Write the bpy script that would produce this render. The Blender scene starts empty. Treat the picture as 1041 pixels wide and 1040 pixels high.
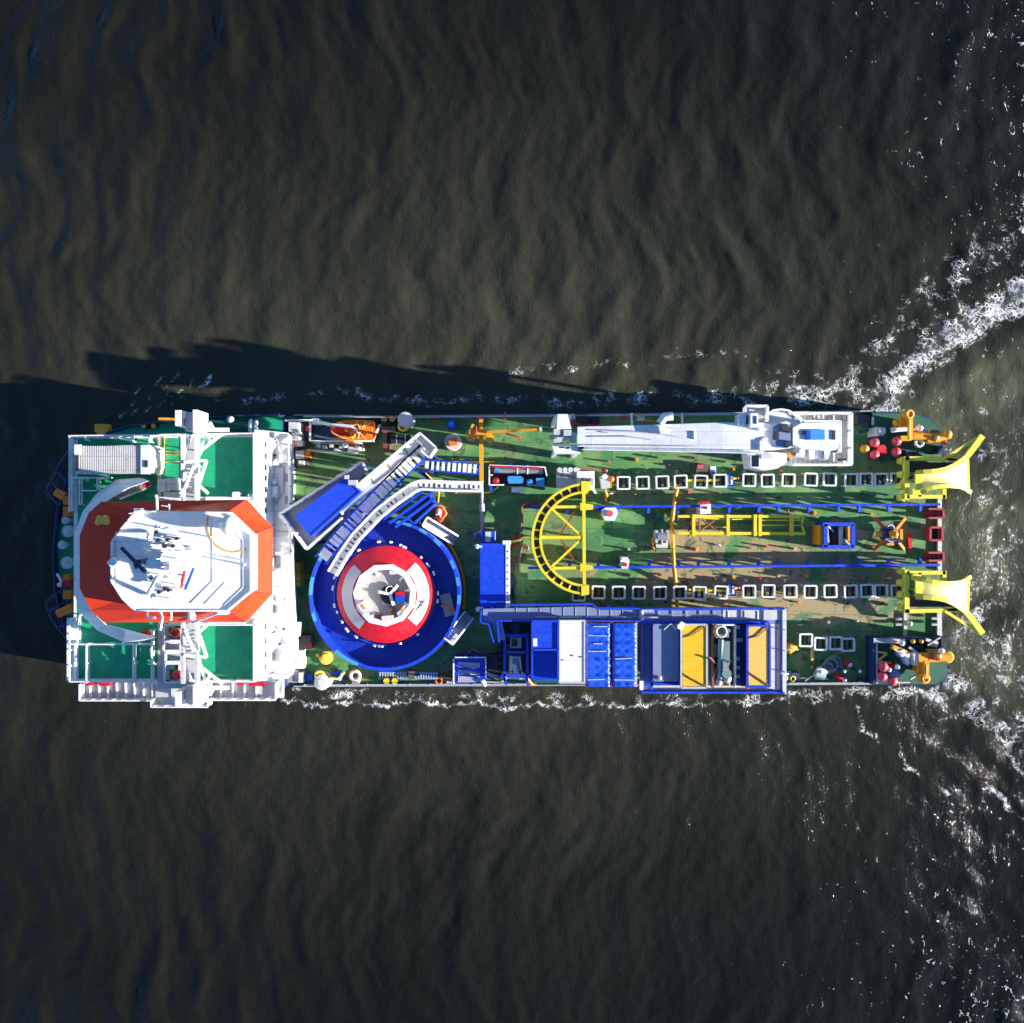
import bpy, bmesh, math, random
import numpy as np
from mathutils import Vector, Matrix

S = bpy.context.scene
COL = S.collection
rnd = random.Random(7)

# ------------------------------------------------------------------ camera
F, CX, CY = 920.0, 520.5, 520.0      # focal length in photo pixels, principal point
ZD, D = 3.5, 100.0                    # main deck above water, drone above deck
CZ = ZD + D
cam = bpy.data.cameras.new('camera'); cam_o = bpy.data.objects.new('camera', cam); COL.objects.link(cam_o)
cam_o.location = (0, 0, CZ); cam_o.rotation_euler = (0, 0, 0)
cam.sensor_width = 36; cam.lens = 36 * F / 1041.0
cam.clip_start = 1; cam.clip_end = 20000
S.camera = cam_o

# ------------------------------------------------------------------ light
ELEV = math.radians(15.0)
AZ = math.radians(99.3)               # clockwise from +Y
sd = Vector((math.sin(AZ) * math.cos(ELEV), math.cos(AZ) * math.cos(ELEV), math.sin(ELEV)))
w = bpy.data.worlds.new('World'); S.world = w; w.use_nodes = True
wn = w.node_tree.nodes; bg = wn['Background']
sky = wn.new('ShaderNodeTexSky'); sky.sky_type = 'NISHITA'; sky.sun_disc = False
sky.air_density = 0.75; sky.dust_density = 0.2; sky.ozone_density = 5.0
sky.sun_elevation = ELEV; sky.sun_rotation = AZ
w.node_tree.links.new(sky.outputs[0], bg.inputs[0]); bg.inputs[1].default_value = 0.09
sun = bpy.data.lights.new('sun', 'SUN'); sun.energy = 5.0; sun.angle = math.radians(0.5); sun.color = (1, 0.95, 0.87)
sun_o = bpy.data.objects.new('sun', sun); COL.objects.link(sun_o)
sun_o.rotation_euler = (-sd).to_track_quat('-Z', 'Y').to_euler()
S.view_settings.view_transform = 'Standard'; S.view_settings.look = 'None'
S.view_settings.exposure = 1.55; S.view_settings.gamma = 1

# ------------------------------------------------------------------ node helpers
def N(nt, t, ins=None, **kw):
    n = nt.nodes.new(t)
    for k, v in kw.items(): setattr(n, k, v)
    for k, v in (ins or {}).items():
        s = n.inputs[k]
        if isinstance(v, bpy.types.NodeSocket): nt.links.new(v, s)
        else: s.default_value = v
    return n
def mathn(nt, op, a, b=0.0, clamp=False):
    n = N(nt, 'ShaderNodeMath', {0: a, 1: b}, operation=op); n.use_clamp = clamp
    return n.outputs[0]
def noise(nt, vec, scale, detail=3, rough=0.55, dist=0.0):
    return N(nt, 'ShaderNodeTexNoise', {'Vector': vec, 'Scale': scale, 'Detail': detail, 'Roughness': rough, 'Distortion': dist}).outputs[0]
def ramp(nt, v, lo, hi, a=0.0, b=1.0, smooth=True):
    n = N(nt, 'ShaderNodeMapRange', {0: v, 1: lo, 2: hi, 3: a, 4: b})
    if smooth: n.interpolation_type = 'SMOOTHSTEP'
    return n.outputs[0]
def mixc(nt, f, a, b, mode='MIX'):
    n = nt.nodes.new('ShaderNodeMix'); n.data_type = 'RGBA'; n.blend_type = mode
    for i, v in ((0, f), (6, a), (7, b)):
        if isinstance(v, bpy.types.NodeSocket): nt.links.new(v, n.inputs[i])
        else: n.inputs[i].default_value = v if i == 0 else (*v, 1)
    return n.outputs[2]
def new_mat(name):
    m = bpy.data.materials.new(name); m.use_nodes = True
    return m, m.node_tree, m.node_tree.nodes['Principled BSDF']
def pos(nt): return N(nt, 'ShaderNodeNewGeometry').outputs['Position']

def seam(nt, b, p, bw_, bh_, mortar, amt):
    # welded plate joints, with a little grime bleeding out of them
    src = b.inputs['Base Color'].links[0].from_socket
    br = N(nt, 'ShaderNodeTexBrick', {'Vector': p, 'Scale': 1.0, 'Mortar Size': mortar, 'Mortar Smooth': 0.3, 'Brick Width': bw_, 'Row Height': bh_, 'Color1': (0, 0, 0, 1), 'Color2': (0.25, 0.25, 0.25, 1), 'Mortar': (1, 1, 1, 1)})
    f = mathn(nt, 'MULTIPLY', br.outputs['Fac'], amt)
    rs_ = mathn(nt, 'MULTIPLY', ramp(nt, noise(nt, N(nt, 'ShaderNodeMapping', {'Vector': p, 'Scale': (0.5, 3.0, 1.0)}).outputs[0], 1.2, 5, 0.7), 0.62, 0.74), 0.35)
    c = mixc(nt, rs_, src, (0.24, 0.13, 0.07)) if amt < 0.4 else src
    c = mixc(nt, f, c, (0.05, 0.05, 0.045))
    nt.links.new(c, b.inputs['Base Color'])

MATS = {}
def paint(name, rgb, rough=0.45, dirt=0.35, metal=0.0, dirt_rgb=None, bump=0.0):
    if name in MATS: return MATS[name]
    m, nt, b = new_mat(name); p = pos(nt)
    dk = dirt_rgb or tuple(c * 0.55 + 0.01 for c in rgb)
    f1 = ramp(nt, noise(nt, p, 0.9, 5, 0.65), 0.42, 0.75)
    f2 = ramp(nt, noise(nt, p, 5.0, 3, 0.7), 0.5, 0.8)
    f = mathn(nt, 'MULTIPLY', mathn(nt, 'ADD', mathn(nt, 'MULTIPLY', f1, 0.7), mathn(nt, 'MULTIPLY', f2, 0.5), True), dirt)
    c = mixc(nt, f, rgb, dk)
    nt.links.new(c, b.inputs['Base Color'])
    nt.links.new(ramp(nt, noise(nt, p, 2.0), 0.3, 0.7, rough - 0.1, rough + 0.15), b.inputs['Roughness'])
    b.inputs['Metallic'].default_value = metal
    if name in ('white_paint', 'deck_green', 'off_white_paint', 'carousel_blue'): seam(nt, b, p, 2.6, 1.3, 0.035, 0.30)
    if bump:
        bn = N(nt, 'ShaderNodeBump', {'Strength': bump, 'Distance': 0.05, 'Height': noise(nt, p, 3.5, 4)})
        nt.links.new(bn.outputs[0], b.inputs['Normal'])
    MATS[name] = m
    return m

white = paint('white_paint', (0.78, 0.78, 0.77), 0.5, 0.42, dirt_rgb=(0.46, 0.42, 0.36))
offwhite = paint('off_white_paint', (0.62, 0.60, 0.56), 0.55, 0.5, dirt_rgb=(0.35, 0.3, 0.25))
grey = paint('grey_paint', (0.30, 0.31, 0.33), 0.6, 0.5)
lgrey = paint('light_grey_paint', (0.48, 0.49, 0.50), 0.6, 0.5)
steel = paint('galvanised_steel', (0.33, 0.34, 0.35), 0.45, 0.5, 0.5)
dark = paint('dark_steel', (0.03, 0.032, 0.04), 0.5, 0.4)
black = paint('black_rubber', (0.012, 0.012, 0.015), 0.7, 0.3)
navy = paint('navy_paint', (0.012, 0.03, 0.10), 0.5, 0.4)
green = paint('deck_green', (0.003, 0.35, 0.165), 0.65, 0.75, dirt_rgb=(0.008, 0.17, 0.095))
dgreen = paint('bottle_green', (0.006, 0.10, 0.05), 0.6, 0.4)
blue = paint('blue_paint', (0.008, 0.055, 0.56), 0.42, 0.3)
cblue = paint('carousel_blue', (0.005, 0.034, 0.38), 0.42, 0.35)
lblue = paint('sky_blue_paint', (0.05, 0.28, 0.62), 0.4, 0.4)
red = paint('signal_red', (0.60, 0.006, 0.018), 0.45, 0.3)
bred = paint('wheelhouse_red', (0.76, 0.045, 0.008), 0.5, 0.4, dirt_rgb=(0.5, 0.03, 0.01))
pink = paint('faded_red_float', (0.75, 0.08, 0.10), 0.5, 0.4)
orange = paint('orange_paint', (0.85, 0.19, 0.012), 0.45, 0.35)
amber = paint('amber_paint', (0.80, 0.33, 0.012), 0.45, 0.4)
yellow = paint('yellow_paint', (0.78, 0.62, 0.03), 0.45, 0.35, dirt_rgb=(0.5, 0.3, 0.03))
lemon = paint('lemon_paint', (0.80, 0.71, 0.06), 0.45, 0.3, dirt_rgb=(0.55, 0.45, 0.1))
cyellow = paint('container_yellow', (0.80, 0.46, 0.008), 0.5, 0.3)
cream = paint('faded_yellow_tarp', (0.80, 0.47, 0.09), 0.6, 0.35)
rust = paint('rusty_steel', (0.22, 0.09, 0.05), 0.8, 0.6)
brown = paint('brown_steel', (0.12, 0.08, 0.07), 0.7, 0.5)
beige = paint('beige_floor', (0.47, 0.44, 0.40), 0.7, 0.5)
slate = paint('slate_blue_floor', (0.19, 0.24, 0.38), 0.65, 0.5)
tarp = paint('blue_tarpaulin', (0.01, 0.085, 0.62), 0.4, 0.25, bump=0.25)
rope = paint('rope', (0.35, 0.3, 0.22), 0.9, 0.5)
m, nt, b = new_mat('window_glass')
b.inputs['Base Color'].default_value = (0.015, 0.02, 0.03, 1); b.inputs['Roughness'].default_value = 0.08
glass = m

def deck_material():
    m, nt, b = new_mat('worn_deck_paint'); p = pos(nt)
    sx = N(nt, 'ShaderNodeSeparateXYZ', {0: p})
    base = mixc(nt, ramp(nt, noise(nt, p, 0.35, 5, 0.6), 0.35, 0.65), (0.065, 0.225, 0.060), (0.155, 0.31, 0.095))
    # repainted rectangles
    mp = N(nt, 'ShaderNodeMapping', {'Vector': p, 'Scale': (0.22, 0.55, 0.0)})
    vor = N(nt, 'ShaderNodeTexVoronoi', {'Vector': mp.outputs[0], 'Scale': 1.0}, distance='CHEBYCHEV')
    vs = N(nt, 'ShaderNodeSeparateColor', {0: vor.outputs['Color']})
    base = mixc(nt, ramp(nt, vs.outputs[0], 0.66, 0.68, 0, 0.6), base, (0.02, 0.15, 0.055))
    base = mixc(nt, ramp(nt, vs.outputs[1], 0.66, 0.68, 0, 0.7), base, (0.17, 0.22, 0.085))
    # bare / rusty primer growing toward the working side of the stern
    bias = mathn(nt, 'ADD', mathn(nt, 'SUBTRACT', ramp(nt, sx.outputs[0], 8, 24, 0.0, 0.24), ramp(nt, sx.outputs[0], 36, 46, 0.0, 0.2)), mathn(nt, 'SUBTRACT', ramp(nt, sx.outputs[1], 3, -7, -0.18, 0.01), ramp(nt, sx.outputs[1], -11.5, -13.5, 0.0, 0.2)))
    t = mathn(nt, 'ADD', noise(nt, p, 0.16, 4, 0.6, 0.6), mathn(nt, 'SUBTRACT', bias, 0.07))
    base = mixc(nt, ramp(nt, t, 0.57, 0.63, 0, 0.85), base, (0.38, 0.27, 0.135))
    base = mixc(nt, ramp(nt, noise(nt, p, 0.5, 4, 0.65, 1.5), 0.57, 0.61, 0, 0.85), base, (0.04, 0.11, 0.04))
    # stains and scratches
    mp2 = N(nt, 'ShaderNodeMapping', {'Vector': p, 'Scale': (1.0, 5.0, 1.0)})
    base = mixc(nt, ramp(nt, noise(nt, mp2.outputs[0], 0.7, 6, 0.7), 0.585, 0.65, 0, 0.7), base, (0.12, 0.09, 0.04))
    base = mixc(nt, ramp(nt, noise(nt, p, 2.6, 5, 0.7), 0.62, 0.75, 0, 0.7), base, (0.03, 0.06, 0.03))
    nt.links.new(base, b.inputs['Base Color']); b.inputs['Roughness'].default_value = 0.75
    seam(nt, b, p, 5.5, 1.9, 0.05, 0.45)
    return m
deckmat = deck_material()

# ------------------------------------------------------------------ geometry helpers
HOFF = [0.0]
def W(px, py, h):
    h = h + HOFF[0]; k = (D - h) / F
    return Vector(((px - CX) * k, (CY - py) * k, ZD + h))
def M(px, h=0.0): return px * (D - h) / F          # photo pixels -> metres at height h

LOC = {}
SPLIT = set('bulwark railing upper_deck_railing coaming mast_platform antenna_dome ventilator floodlight mushroom_vent bollard fairlead fire_box deck_locker service_frame hatch_cover balcony balcony_railing upper_deck stern_sill pipe bow_winch bow_roller_frame exhaust_pipe hoop parapet floor_joint roof_seam aerial equipment_cabinet yellow_pipe hub_cabinet lifting_gear leg column pin slot lashing rope beam bracket float pump valve motor guide_shoe locker hinge vent_slot block sheave cover edge_beam side_plating pad base_frame roof_unit lock_rod post frame_post hydraulic_line roof_vent winch_gear stay gauge main_beam hose arm brace pipe_run kerb drum saddle sheave_block winch_drum control_box stain end_hook long_beam chock tow_hook white_sector outrigger end_frame'.split())
class MB:
    def __init__(s, mat=None): s.v = []; s.f = []; s.mi = []; s.mats = []; s.sm = []; s.isl = []; s.cur = 0; s.smooth = False; s.mat(mat or white)
    def mat(s, m):
        if m not in s.mats: s.mats.append(m)
        s.cur = s.mats.index(m); return s
    def add(s, vs, fs, smooth=False):
        o = len(s.v); s.v += [tuple(x) for x in vs]; s.isl.append((o, len(s.v), len(s.f), len(s.f) + len(fs)))
        for f in fs: s.f.append([o + i for i in f]); s.mi.append(s.cur); s.sm.append(smooth)
        return s
    def loft(s, rings, caps=True, smooth=False, closed=True):
        n = len(rings[0]); vs = [p for r in rings for p in r]; fs = []
        for i in range(len(rings) - 1):
            for j in range(n if closed else n - 1):
                k = (j + 1) % n
                fs.append([i*n + j, i*n + k, (i+1)*n + k, (i+1)*n + j])
        s.add(vs, fs, smooth)
        if caps: s.add(rings[0], [list(range(n))[::-1]]); s.add(rings[-1], [list(range(n))])
        return s
    def prism(s, pts, h1, h0, inset=0.0):
        top = [W(x, y, h1) for x, y in pts]
        a = sum((top[i].x * top[(i+1) % len(top)].y - top[(i+1) % len(top)].x * top[i].y) for i in range(len(top)))
        if a < 0: top = top[::-1]
        c = sum(top, Vector()) / len(top)
        bot = [Vector((c.x + (p.x - c.x) * (1 + inset), c.y + (p.y - c.y) * (1 + inset), ZD + h0 + (HOFF[0] if h0 > 0.021 else 0))) for p in top]
        return s.loft([bot, top])
    def box(s, x0, y0, x1, y1, h1, h0): return s.prism([(x0, y0), (x1, y0), (x1, y1), (x0, y1)], h1, h0)
    def obox(s, a, b, wpx, h1, h0):
        a = Vector(a); b = Vector(b); d = (b - a).normalized(); n = Vector((-d.y, d.x)) * wpx / 2
        return s.prism([tuple(a + n), tuple(b + n), tuple(b - n), tuple(a - n)], h1, h0)
    def bar(s, p, q, w=0.1, t=None):                  # square beam between (px,py,h) points, w wide, t high in metres
        t = t or w; p = W(*p) if not isinstance(p, Vector) else p; q = W(*q) if not isinstance(q, Vector) else q
        d = (q - p)
        if d.length < 1e-4: return s
        d.normalize(); up = Vector((0, 0, 1)) if abs(d.z) < 0.95 else Vector((0, 1, 0))
        sx = d.cross(up).normalized(); uy = sx.cross(d).normalized()
        r = [(-w/2, -t/2), (w/2, -t/2), (w/2, t/2), (-w/2, t/2)]
        return s.loft([[p + sx*a + uy*b for a, b in r], [q + sx*a + uy*b for a, b in r]])
    def tube(s, pts, r=0.05, n=6):
        P = [W(*p) if not isinstance(p, Vector) else p for p in pts]; rings = []
        for i, p in enumerate(P):
            d = (P[min(i+1, len(P)-1)] - P[max(i-1, 0)]).normalized()
            up = Vector((0, 0, 1)) if abs(d.z) < 0.95 else Vector((0, 1, 0))
            sx = d.cross(up).normalized(); uy = sx.cross(d).normalized()
            rings.append([p + (sx*math.cos(2*math.pi*k/n) + uy*math.sin(2*math.pi*k/n)) * r for k in range(n)])
        return s.loft(rings, smooth=True)
    def lathe(s, px, py, prof, n=20, href=None, smooth=False, a0=0.0, a1=2*math.pi, rot=0.0):
        # prof: list of (radius m, h)
        c = W(px, py, prof[-1][1] if href is None else href); full = abs(a1 - a0 - 2*math.pi) < 1e-6
        k = n if full else n + 1
        rings = [[Vector((c.x + r*math.cos(rot+a0+(a1-a0)*i/n), c.y + r*math.sin(rot+a0+(a1-a0)*i/n), ZD + h + (HOFF[0] if h > 0.021 else 0))) for i in range(k)] for r, h in prof]
        return s.loft(rings, caps=full, smooth=smooth, closed=full)
    def cyl(s, px, py, r, h1, h0, n=16): return s.lathe(px, py, [(r, h0), (r, h1)], n)
    def hcyl(s, p, q, r, n=14):                       # horizontal drum
        return s.tube([p, q], r, n)
    def sphere(s, px, py, h, r, n=16, sq=1.0):
        return s.lathe(px, py, [(r*math.sin(math.pi*i/10)+0.001, h - r*sq*math.cos(math.pi*i/10)) for i in range(11)], n, href=h, smooth=True)
    def torus(s, px, py, h, R, r, n=24, k=8):
        c = W(px, py, h); rings = []
        for j in range(k + 1):
            a = 2*math.pi*j/k; rr = R + r*math.cos(a); zz = r*math.sin(a)
            rings.append([c + Vector((rr*math.cos(2*math.pi*i/n), rr*math.sin(2*math.pi*i/n), zz)) for i in range(n)])
        return s.loft(rings, caps=False, smooth=True)
    def rail(s, pts, h, height=1.1, r=0.045, sp=1.6, bars=2, posts=True):
        P = [W(x, y, h) for x, y in pts]
        for a, b in zip(P[:-1], P[1:]):
            L = (b - a).length
            for k in range(bars):
                z = Vector((0, 0, height * (k + 1) / bars)); s.bar(a + z, b + z, r*2)
            if posts:
                n = max(1, int(L / sp))
                for i in range(n + 1):
                    q = a + (b - a) * i / n; s.bar(q, q + Vector((0, 0, height)), r*2)
        return s
    def pieces(s, gap=0.12):
        n = len(s.isl); bb = []
        for a, b, _, _ in s.isl:
            P = np.array(s.v[a:b]); bb.append((P.min(0) - gap, P.max(0) + gap))
        par = list(range(n))
        def root(i):
            while par[i] != i: par[i] = par[par[i]]; i = par[i]
            return i
        for i in range(n):
            for j in range(i):
                if np.all(bb[i][0] <= bb[j][1]) and np.all(bb[j][0] <= bb[i][1]): par[root(i)] = root(j)
        out = {}
        for i in range(n): out.setdefault(root(i), []).append(i)
        res = []
        for g in out.values():
            m = MB(); m.mats = s.mats; remap = {}
            for i in g:
                a, b, f0, f1 = s.isl[i]
                off = len(m.v) - a; m.v += s.v[a:b]
                for k in range(f0, f1): m.f.append([v + off for v in s.f[k]]); m.mi.append(s.mi[k]); m.sm.append(s.sm[k])
            res.append(m)
        return res
    def build(s, name, parent=None, loc=None):
        if parent is not None and name in SPLIT and len(s.isl) > 1:
            ps = s.pieces()
            if 1 < len(ps) <= 60:
                for m in ps: o = m.build_one(name, parent)
                return o
        return s.build_one(name, parent, loc)
    def build_one(s, name, parent=None, loc=None):
        base = LOC[parent.name] if parent else (loc if loc is not None else Vector((0, 0, 0)))
        me = bpy.data.meshes.new(name)
        me.from_pydata([(x - base.x, y - base.y, z - base.z) for x, y, z in s.v], [], s.f)
        for mm in s.mats: me.materials.append(mm)
        me.polygons.foreach_set('material_index', s.mi); me.polygons.foreach_set('use_smooth', s.sm)
        bm = bmesh.new(); bm.from_mesh(me); bmesh.ops.recalc_face_normals(bm, faces=bm.faces); bm.to_mesh(me); bm.free()
        o = bpy.data.objects.new(name, me); COL.objects.link(o)
        if parent: o.parent = parent
        else: o.location = base
        LOC[o.name] = base
        return o
def tag(o, label, cat, group=None):
    o['label'] = label; o['category'] = cat
    if group: o['group'] = group
    return o
def thing(name, label, cat, px, py, h=0.0, group=None):
    o = bpy.data.objects.new(name, None); COL.objects.link(o); o.empty_display_size = 0.5
    o.location = W(px, py, h); LOC[o.name] = o.location.copy()
    return tag(o, label, cat, group)
def solo(mb, name, label, cat, px, py, h=0.0, group=None): return tag(mb.build(name, None, W(px, py, h)), label, cat, group)
def dup(root, px, py, h, label, group=None):
    base = W(px, py, h)
    r = root.copy(); COL.objects.link(r); r.location = base; r['label'] = label; LOC[r.name] = base
    if group: r['group'] = group
    for ch in list(root.children):
        c = ch.copy(); COL.objects.link(c); c.parent = r
        for g in list(ch.children):
            q = g.copy(); COL.objects.link(q); q.parent = c
    return r
ORD = 'first second third fourth fifth sixth seventh eighth ninth tenth eleventh twelfth thirteenth fourteenth fifteenth sixteenth seventeenth eighteenth'.split()

# ------------------------------------------------------------------ water
def polydist(X, Y, pts):
    best = np.full(X.shape, 1e9)
    for (x0, y0), (x1, y1) in zip(pts[:-1], pts[1:]):
        dx, dy = x1 - x0, y1 - y0; L2 = dx*dx + dy*dy
        t = np.clip(((X - x0)*dx + (Y - y0)*dy) / L2, 0, 1)
        best = np.minimum(best, np.hypot(X - x0 - t*dx, Y - y0 - t*dy))
    return best
def make_water():
    rs = np.random.RandomState(3)
    core = np.arange(-72, 72.01, 0.24); g = [72.0]; st = 0.24
    while g[-1] < 7000: st *= 1.22; g.append(g[-1] + st)
    g = np.array(g[1:]); ax = np.concatenate([-g[::-1], core, g]); n = len(ax)
    X, Y = np.meshgrid(ax, ax); Z = np.zeros_like(X)
    # swell running along the ship with crests roughly across it, plus chop
    warp = 1.5*np.sin(X*0.06 + Y*0.11 + 1) + 1.1*np.sin(Y*0.23 - X*0.05) + 0.6*np.sin(Y*0.47 + X*0.13 + 2)
    env = 0.65 + 0.35*np.sin(X*0.045 + 0.7*np.sin(Y*0.06) + 0.5)*np.sin(Y*0.05 - X*0.03 + 1.2)
    for i in range(70):
        lam = 1.1 * (9.5/1.1) ** rs.rand()
        th = rs.normal(0.05, 0.36 if lam > 3 else 0.8) + (math.pi if rs.rand() < 0.15 else 0)
        k = 2*math.pi/lam; amp = (0.0046 if lam > 3 else 0.0028) * lam**0.95 * (0.5 + rs.rand())
        ph = k*((X + (warp if lam > 2.5 else 0.4*warp))*math.cos(th) + Y*math.sin(th)) + rs.rand()*6.283
        Z += amp*(np.exp(1.1*(np.sin(ph) - 1))*1.6 - 0.6)*(env if lam > 3 else 1)
    px = X/CZ*F + CX; py = CY - Y/CZ*F
    # steadier wave train away from the hull, diverging stern waves
    far = np.clip(np.abs(py - 540)/430 - 0.25, 0, 1) + 0.5*np.clip((260 - px)/260, 0, 1)
    for lam, th, a in ((4.6, 0.06, 0.075), (6.1, -0.12, 0.07), (3.4, 0.2, 0.035)):
        ph = 2*math.pi/lam*((X + 0.8*warp)*math.cos(th) + Y*math.sin(th)) + lam
        Z += a*far*env*(np.exp(1.3*(np.sin(ph) - 1))*1.7 - 0.55)
    for sgn, y0 in ((1, 425), (-1, 695)):
        u = (px - 820)*0.5 - sgn*(y0 - py)*0.86
        side = sgn*(y0 - py)
        a = np.exp(-((px - 1020)/150.0)**2) * (side > 0)
        Z += 0.05*a*np.sin(u/5.2 + 0.6*warp)
    r = np.maximum(np.abs(X), np.abs(Y)); Z *= np.clip((110 - r)/38, 0, 1)
    Z -= 0.02
    foam = np.zeros_like(X)
    wx = px + 3.0*np.sin(py*0.13 + px*0.05) + 1.6*np.sin(py*0.37 + px*0.11 + 1)
    wy = py + 2.2*np.sin(px*0.10 + py*0.04) + 1.3*np.sin(px*0.31 + 2) + 0.7*np.sin(px*0.73 + py*.2)
    def line(pts, wd, a): 
        nonlocal foam
        foam = np.maximum(foam, a*np.exp(-(polydist(wx, wy, pts)/wd)**2))
    line([(893, 424), (915, 385), (960, 345), (1010, 315), (1070, 280)], 19, 0.88)
    line([(893, 424), (912, 392), (950, 358), (1000, 330), (1070, 300)], 8, 1.0)
    line([(840, 418), (880, 370), (930, 320), (1000, 260), (1060, 210)], 26, 0.42)
    line([(760, 405), (830, 395), (900, 400)], 14, 0.7)
    line([(560, 412), (660, 404), (780, 405), (880, 408)], 9, 0.54)
    line([(520, 377), (600, 372), (680, 363), (735, 357), (800, 380), (860, 395)], 5, 0.45)
    line([(220, 408), (300, 404), (340, 396), (420, 410), (520, 405), (590, 408)], 5, 0.52)
    for k in range(5): line([(118 + 14*k, 424 - 3*k), (132 + 16*k, 408 - 3*k), (152 + 16*k, 386 - 2*k)], 2.6, 0.5)
    line([(285, 713), (340, 716), (420, 714), (520, 718), (600, 717), (700, 716), (800, 712)], 2.8, 0.86)
    line([(285, 705), (330, 706), (430, 708)], 7, 0.6)
    line([(430, 706), (640, 711), (800, 706)], 8, 0.36)
    line([(790, 710), (850, 704), (920, 704), (990, 708)], 8, 0.68)
    line([(960, 690), (985, 710), (1020, 735), (1060, 765)], 17, 0.72)
    line([(985, 610), (1000, 650), (1030, 680), (1060, 700)], 26, 0.54)
    line([(1000, 450), (1010, 500), (1015, 560), (1010, 620)], 22, 0.42)
    line([(985, 443), (1000, 415), (1010, 390)], 6, 0.5)
    for a, b_ in (((870, 722), (893, 758)), ((914, 760), (930, 786)), ((955, 790), (965, 806)), ((985, 700), (1040, 790)), ((1000, 800), (1041, 830)), ((870, 830), (874, 846))):
        line([a, b_], 4, 0.7)
    fle = np.clip((px - 640)/420, 0, 1)*np.clip((py - 720)/300, 0, 1)**0.9  # where the painted sun glints lie thickest
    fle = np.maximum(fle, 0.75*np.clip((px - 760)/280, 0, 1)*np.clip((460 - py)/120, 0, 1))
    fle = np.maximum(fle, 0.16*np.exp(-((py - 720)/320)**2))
    silt = np.exp(-((px - 520)/520)**2 - ((py - 500)/310)**2)  # pale oval paints edge darkening into the water colour; stern silt follows
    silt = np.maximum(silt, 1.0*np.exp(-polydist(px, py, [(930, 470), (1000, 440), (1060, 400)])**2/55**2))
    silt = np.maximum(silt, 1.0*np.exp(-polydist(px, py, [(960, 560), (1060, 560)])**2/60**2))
    wash = np.exp(-polydist(px, py, [(945, 425), (990, 400), (1080, 370)])**2/34**2)
    wash = np.maximum(wash, 0.85*np.exp(-polydist(px, py, [(960, 545), (1090, 540)])**2/62**2))
    wash = np.maximum(wash, 0.8*np.exp(-polydist(px, py, [(960, 660), (1080, 700)])**2/36**2))
    idx = np.arange(n*n).reshape(n, n)
    quads = np.stack([idx[:-1, :-1], idx[:-1, 1:], idx[1:, 1:], idx[1:, :-1]], -1).reshape(-1, 4)
    me = bpy.data.meshes.new('water')
    me.vertices.add(n*n); me.vertices.foreach_set('co', np.stack([X, Y, Z], -1).astype(np.float32).ravel())
    nq = len(quads); me.loops.add(nq*4); me.loops.foreach_set('vertex_index', quads.astype(np.int32).ravel())
    me.polygons.add(nq); me.polygons.foreach_set('loop_start', np.arange(0, nq*4, 4, dtype=np.int32))
    me.polygons.foreach_set('use_smooth', np.ones(nq, dtype=bool))
    me.update(calc_edges=True)
    for nm, arr in (('foam', foam), ('glint_flecks', fle), ('silt', silt), ('wash', wash)):  # silt also holds the pale oval of painted edge darkening
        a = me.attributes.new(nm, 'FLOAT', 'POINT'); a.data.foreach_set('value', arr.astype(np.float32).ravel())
    m, nt, b = new_mat('river_water'); p = pos(nt)
    att = lambda nm: N(nt, 'ShaderNodeAttribute', attribute_name=nm).outputs['Fac']
    foam_a, glint_a, vignette_silt_a, wash_a = att('foam'), att('glint_flecks'), att('silt'), att('wash')
    body = mixc(nt, ramp(nt, noise(nt, p, 0.035, 4, 0.6, 0.5), 0.35, 0.65), (0.0058, 0.0056, 0.0030), (0.0088, 0.0086, 0.0050))
    sl = mathn(nt, 'MULTIPLY', vignette_silt_a, ramp(nt, noise(nt, p, 0.05, 4, 0.6, 1.0), 0.25, 0.6, 0.28, 0.52))
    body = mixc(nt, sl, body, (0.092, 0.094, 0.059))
    pw0 = p
    body = mixc(nt, ramp(nt, wash_a, 0, 1, 0, 0.85, False), body, (0.090, 0.098, 0.054))
    body = mixc(nt, mathn(nt, 'MULTIPLY', ramp(nt, foam_a, 0.45, 1.1, 0, 0.7), ramp(nt, noise(nt, pw0, 0.45, 4, 0.6, 0.8), 0.38, 0.62)), body, (0.13, 0.14, 0.10))
    # foam lace
    dv = N(nt, 'ShaderNodeTexNoise', {'Vector': p, 'Scale': 0.8, 'Detail': 3.0}).outputs['Color']
    dsub = N(nt, 'ShaderNodeVectorMath', {0: dv, 1: (0.5, 0.5, 0.5)}, operation='SUBTRACT').outputs[0]
    dsc = N(nt, 'ShaderNodeVectorMath', {0: dsub, 'Scale': 2.6}, operation='SCALE').outputs[0]
    pw = N(nt, 'ShaderNodeVectorMath', {0: p, 1: dsc}, operation='ADD').outputs[0]
    def strands(vec, scale, width, detail=2.0):
        nz = N(nt, 'ShaderNodeTexNoise', {'Vector': vec, 'Scale': scale, 'Detail': detail, 'Roughness': 0.6, 'Distortion': 0.4}).outputs[0]
        d = mathn(nt, 'ABSOLUTE', mathn(nt, 'SUBTRACT', nz, 0.5))
        return ramp(nt, mathn(nt, 'DIVIDE', d, mathn(nt, 'ADD', mathn(nt, 'MULTIPLY', foam_a, width), 0.0008)), 0.45, 1.0, 1.0, 0.0)
    brk = noise(nt, p, 0.5, 4, 0.65)
    brk = ramp(nt, mathn(nt, 'ADD', brk, mathn(nt, 'MULTIPLY', mathn(nt, 'SUBTRACT', foam_a, 1.0), 0.24)), 0.34, 0.52)
    flow = N(nt, 'ShaderNodeMapping', {'Vector': pw, 'Rotation': (0, 0, -0.7), 'Scale': (0.55, 1.0, 0.0)}).outputs[0]
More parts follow.
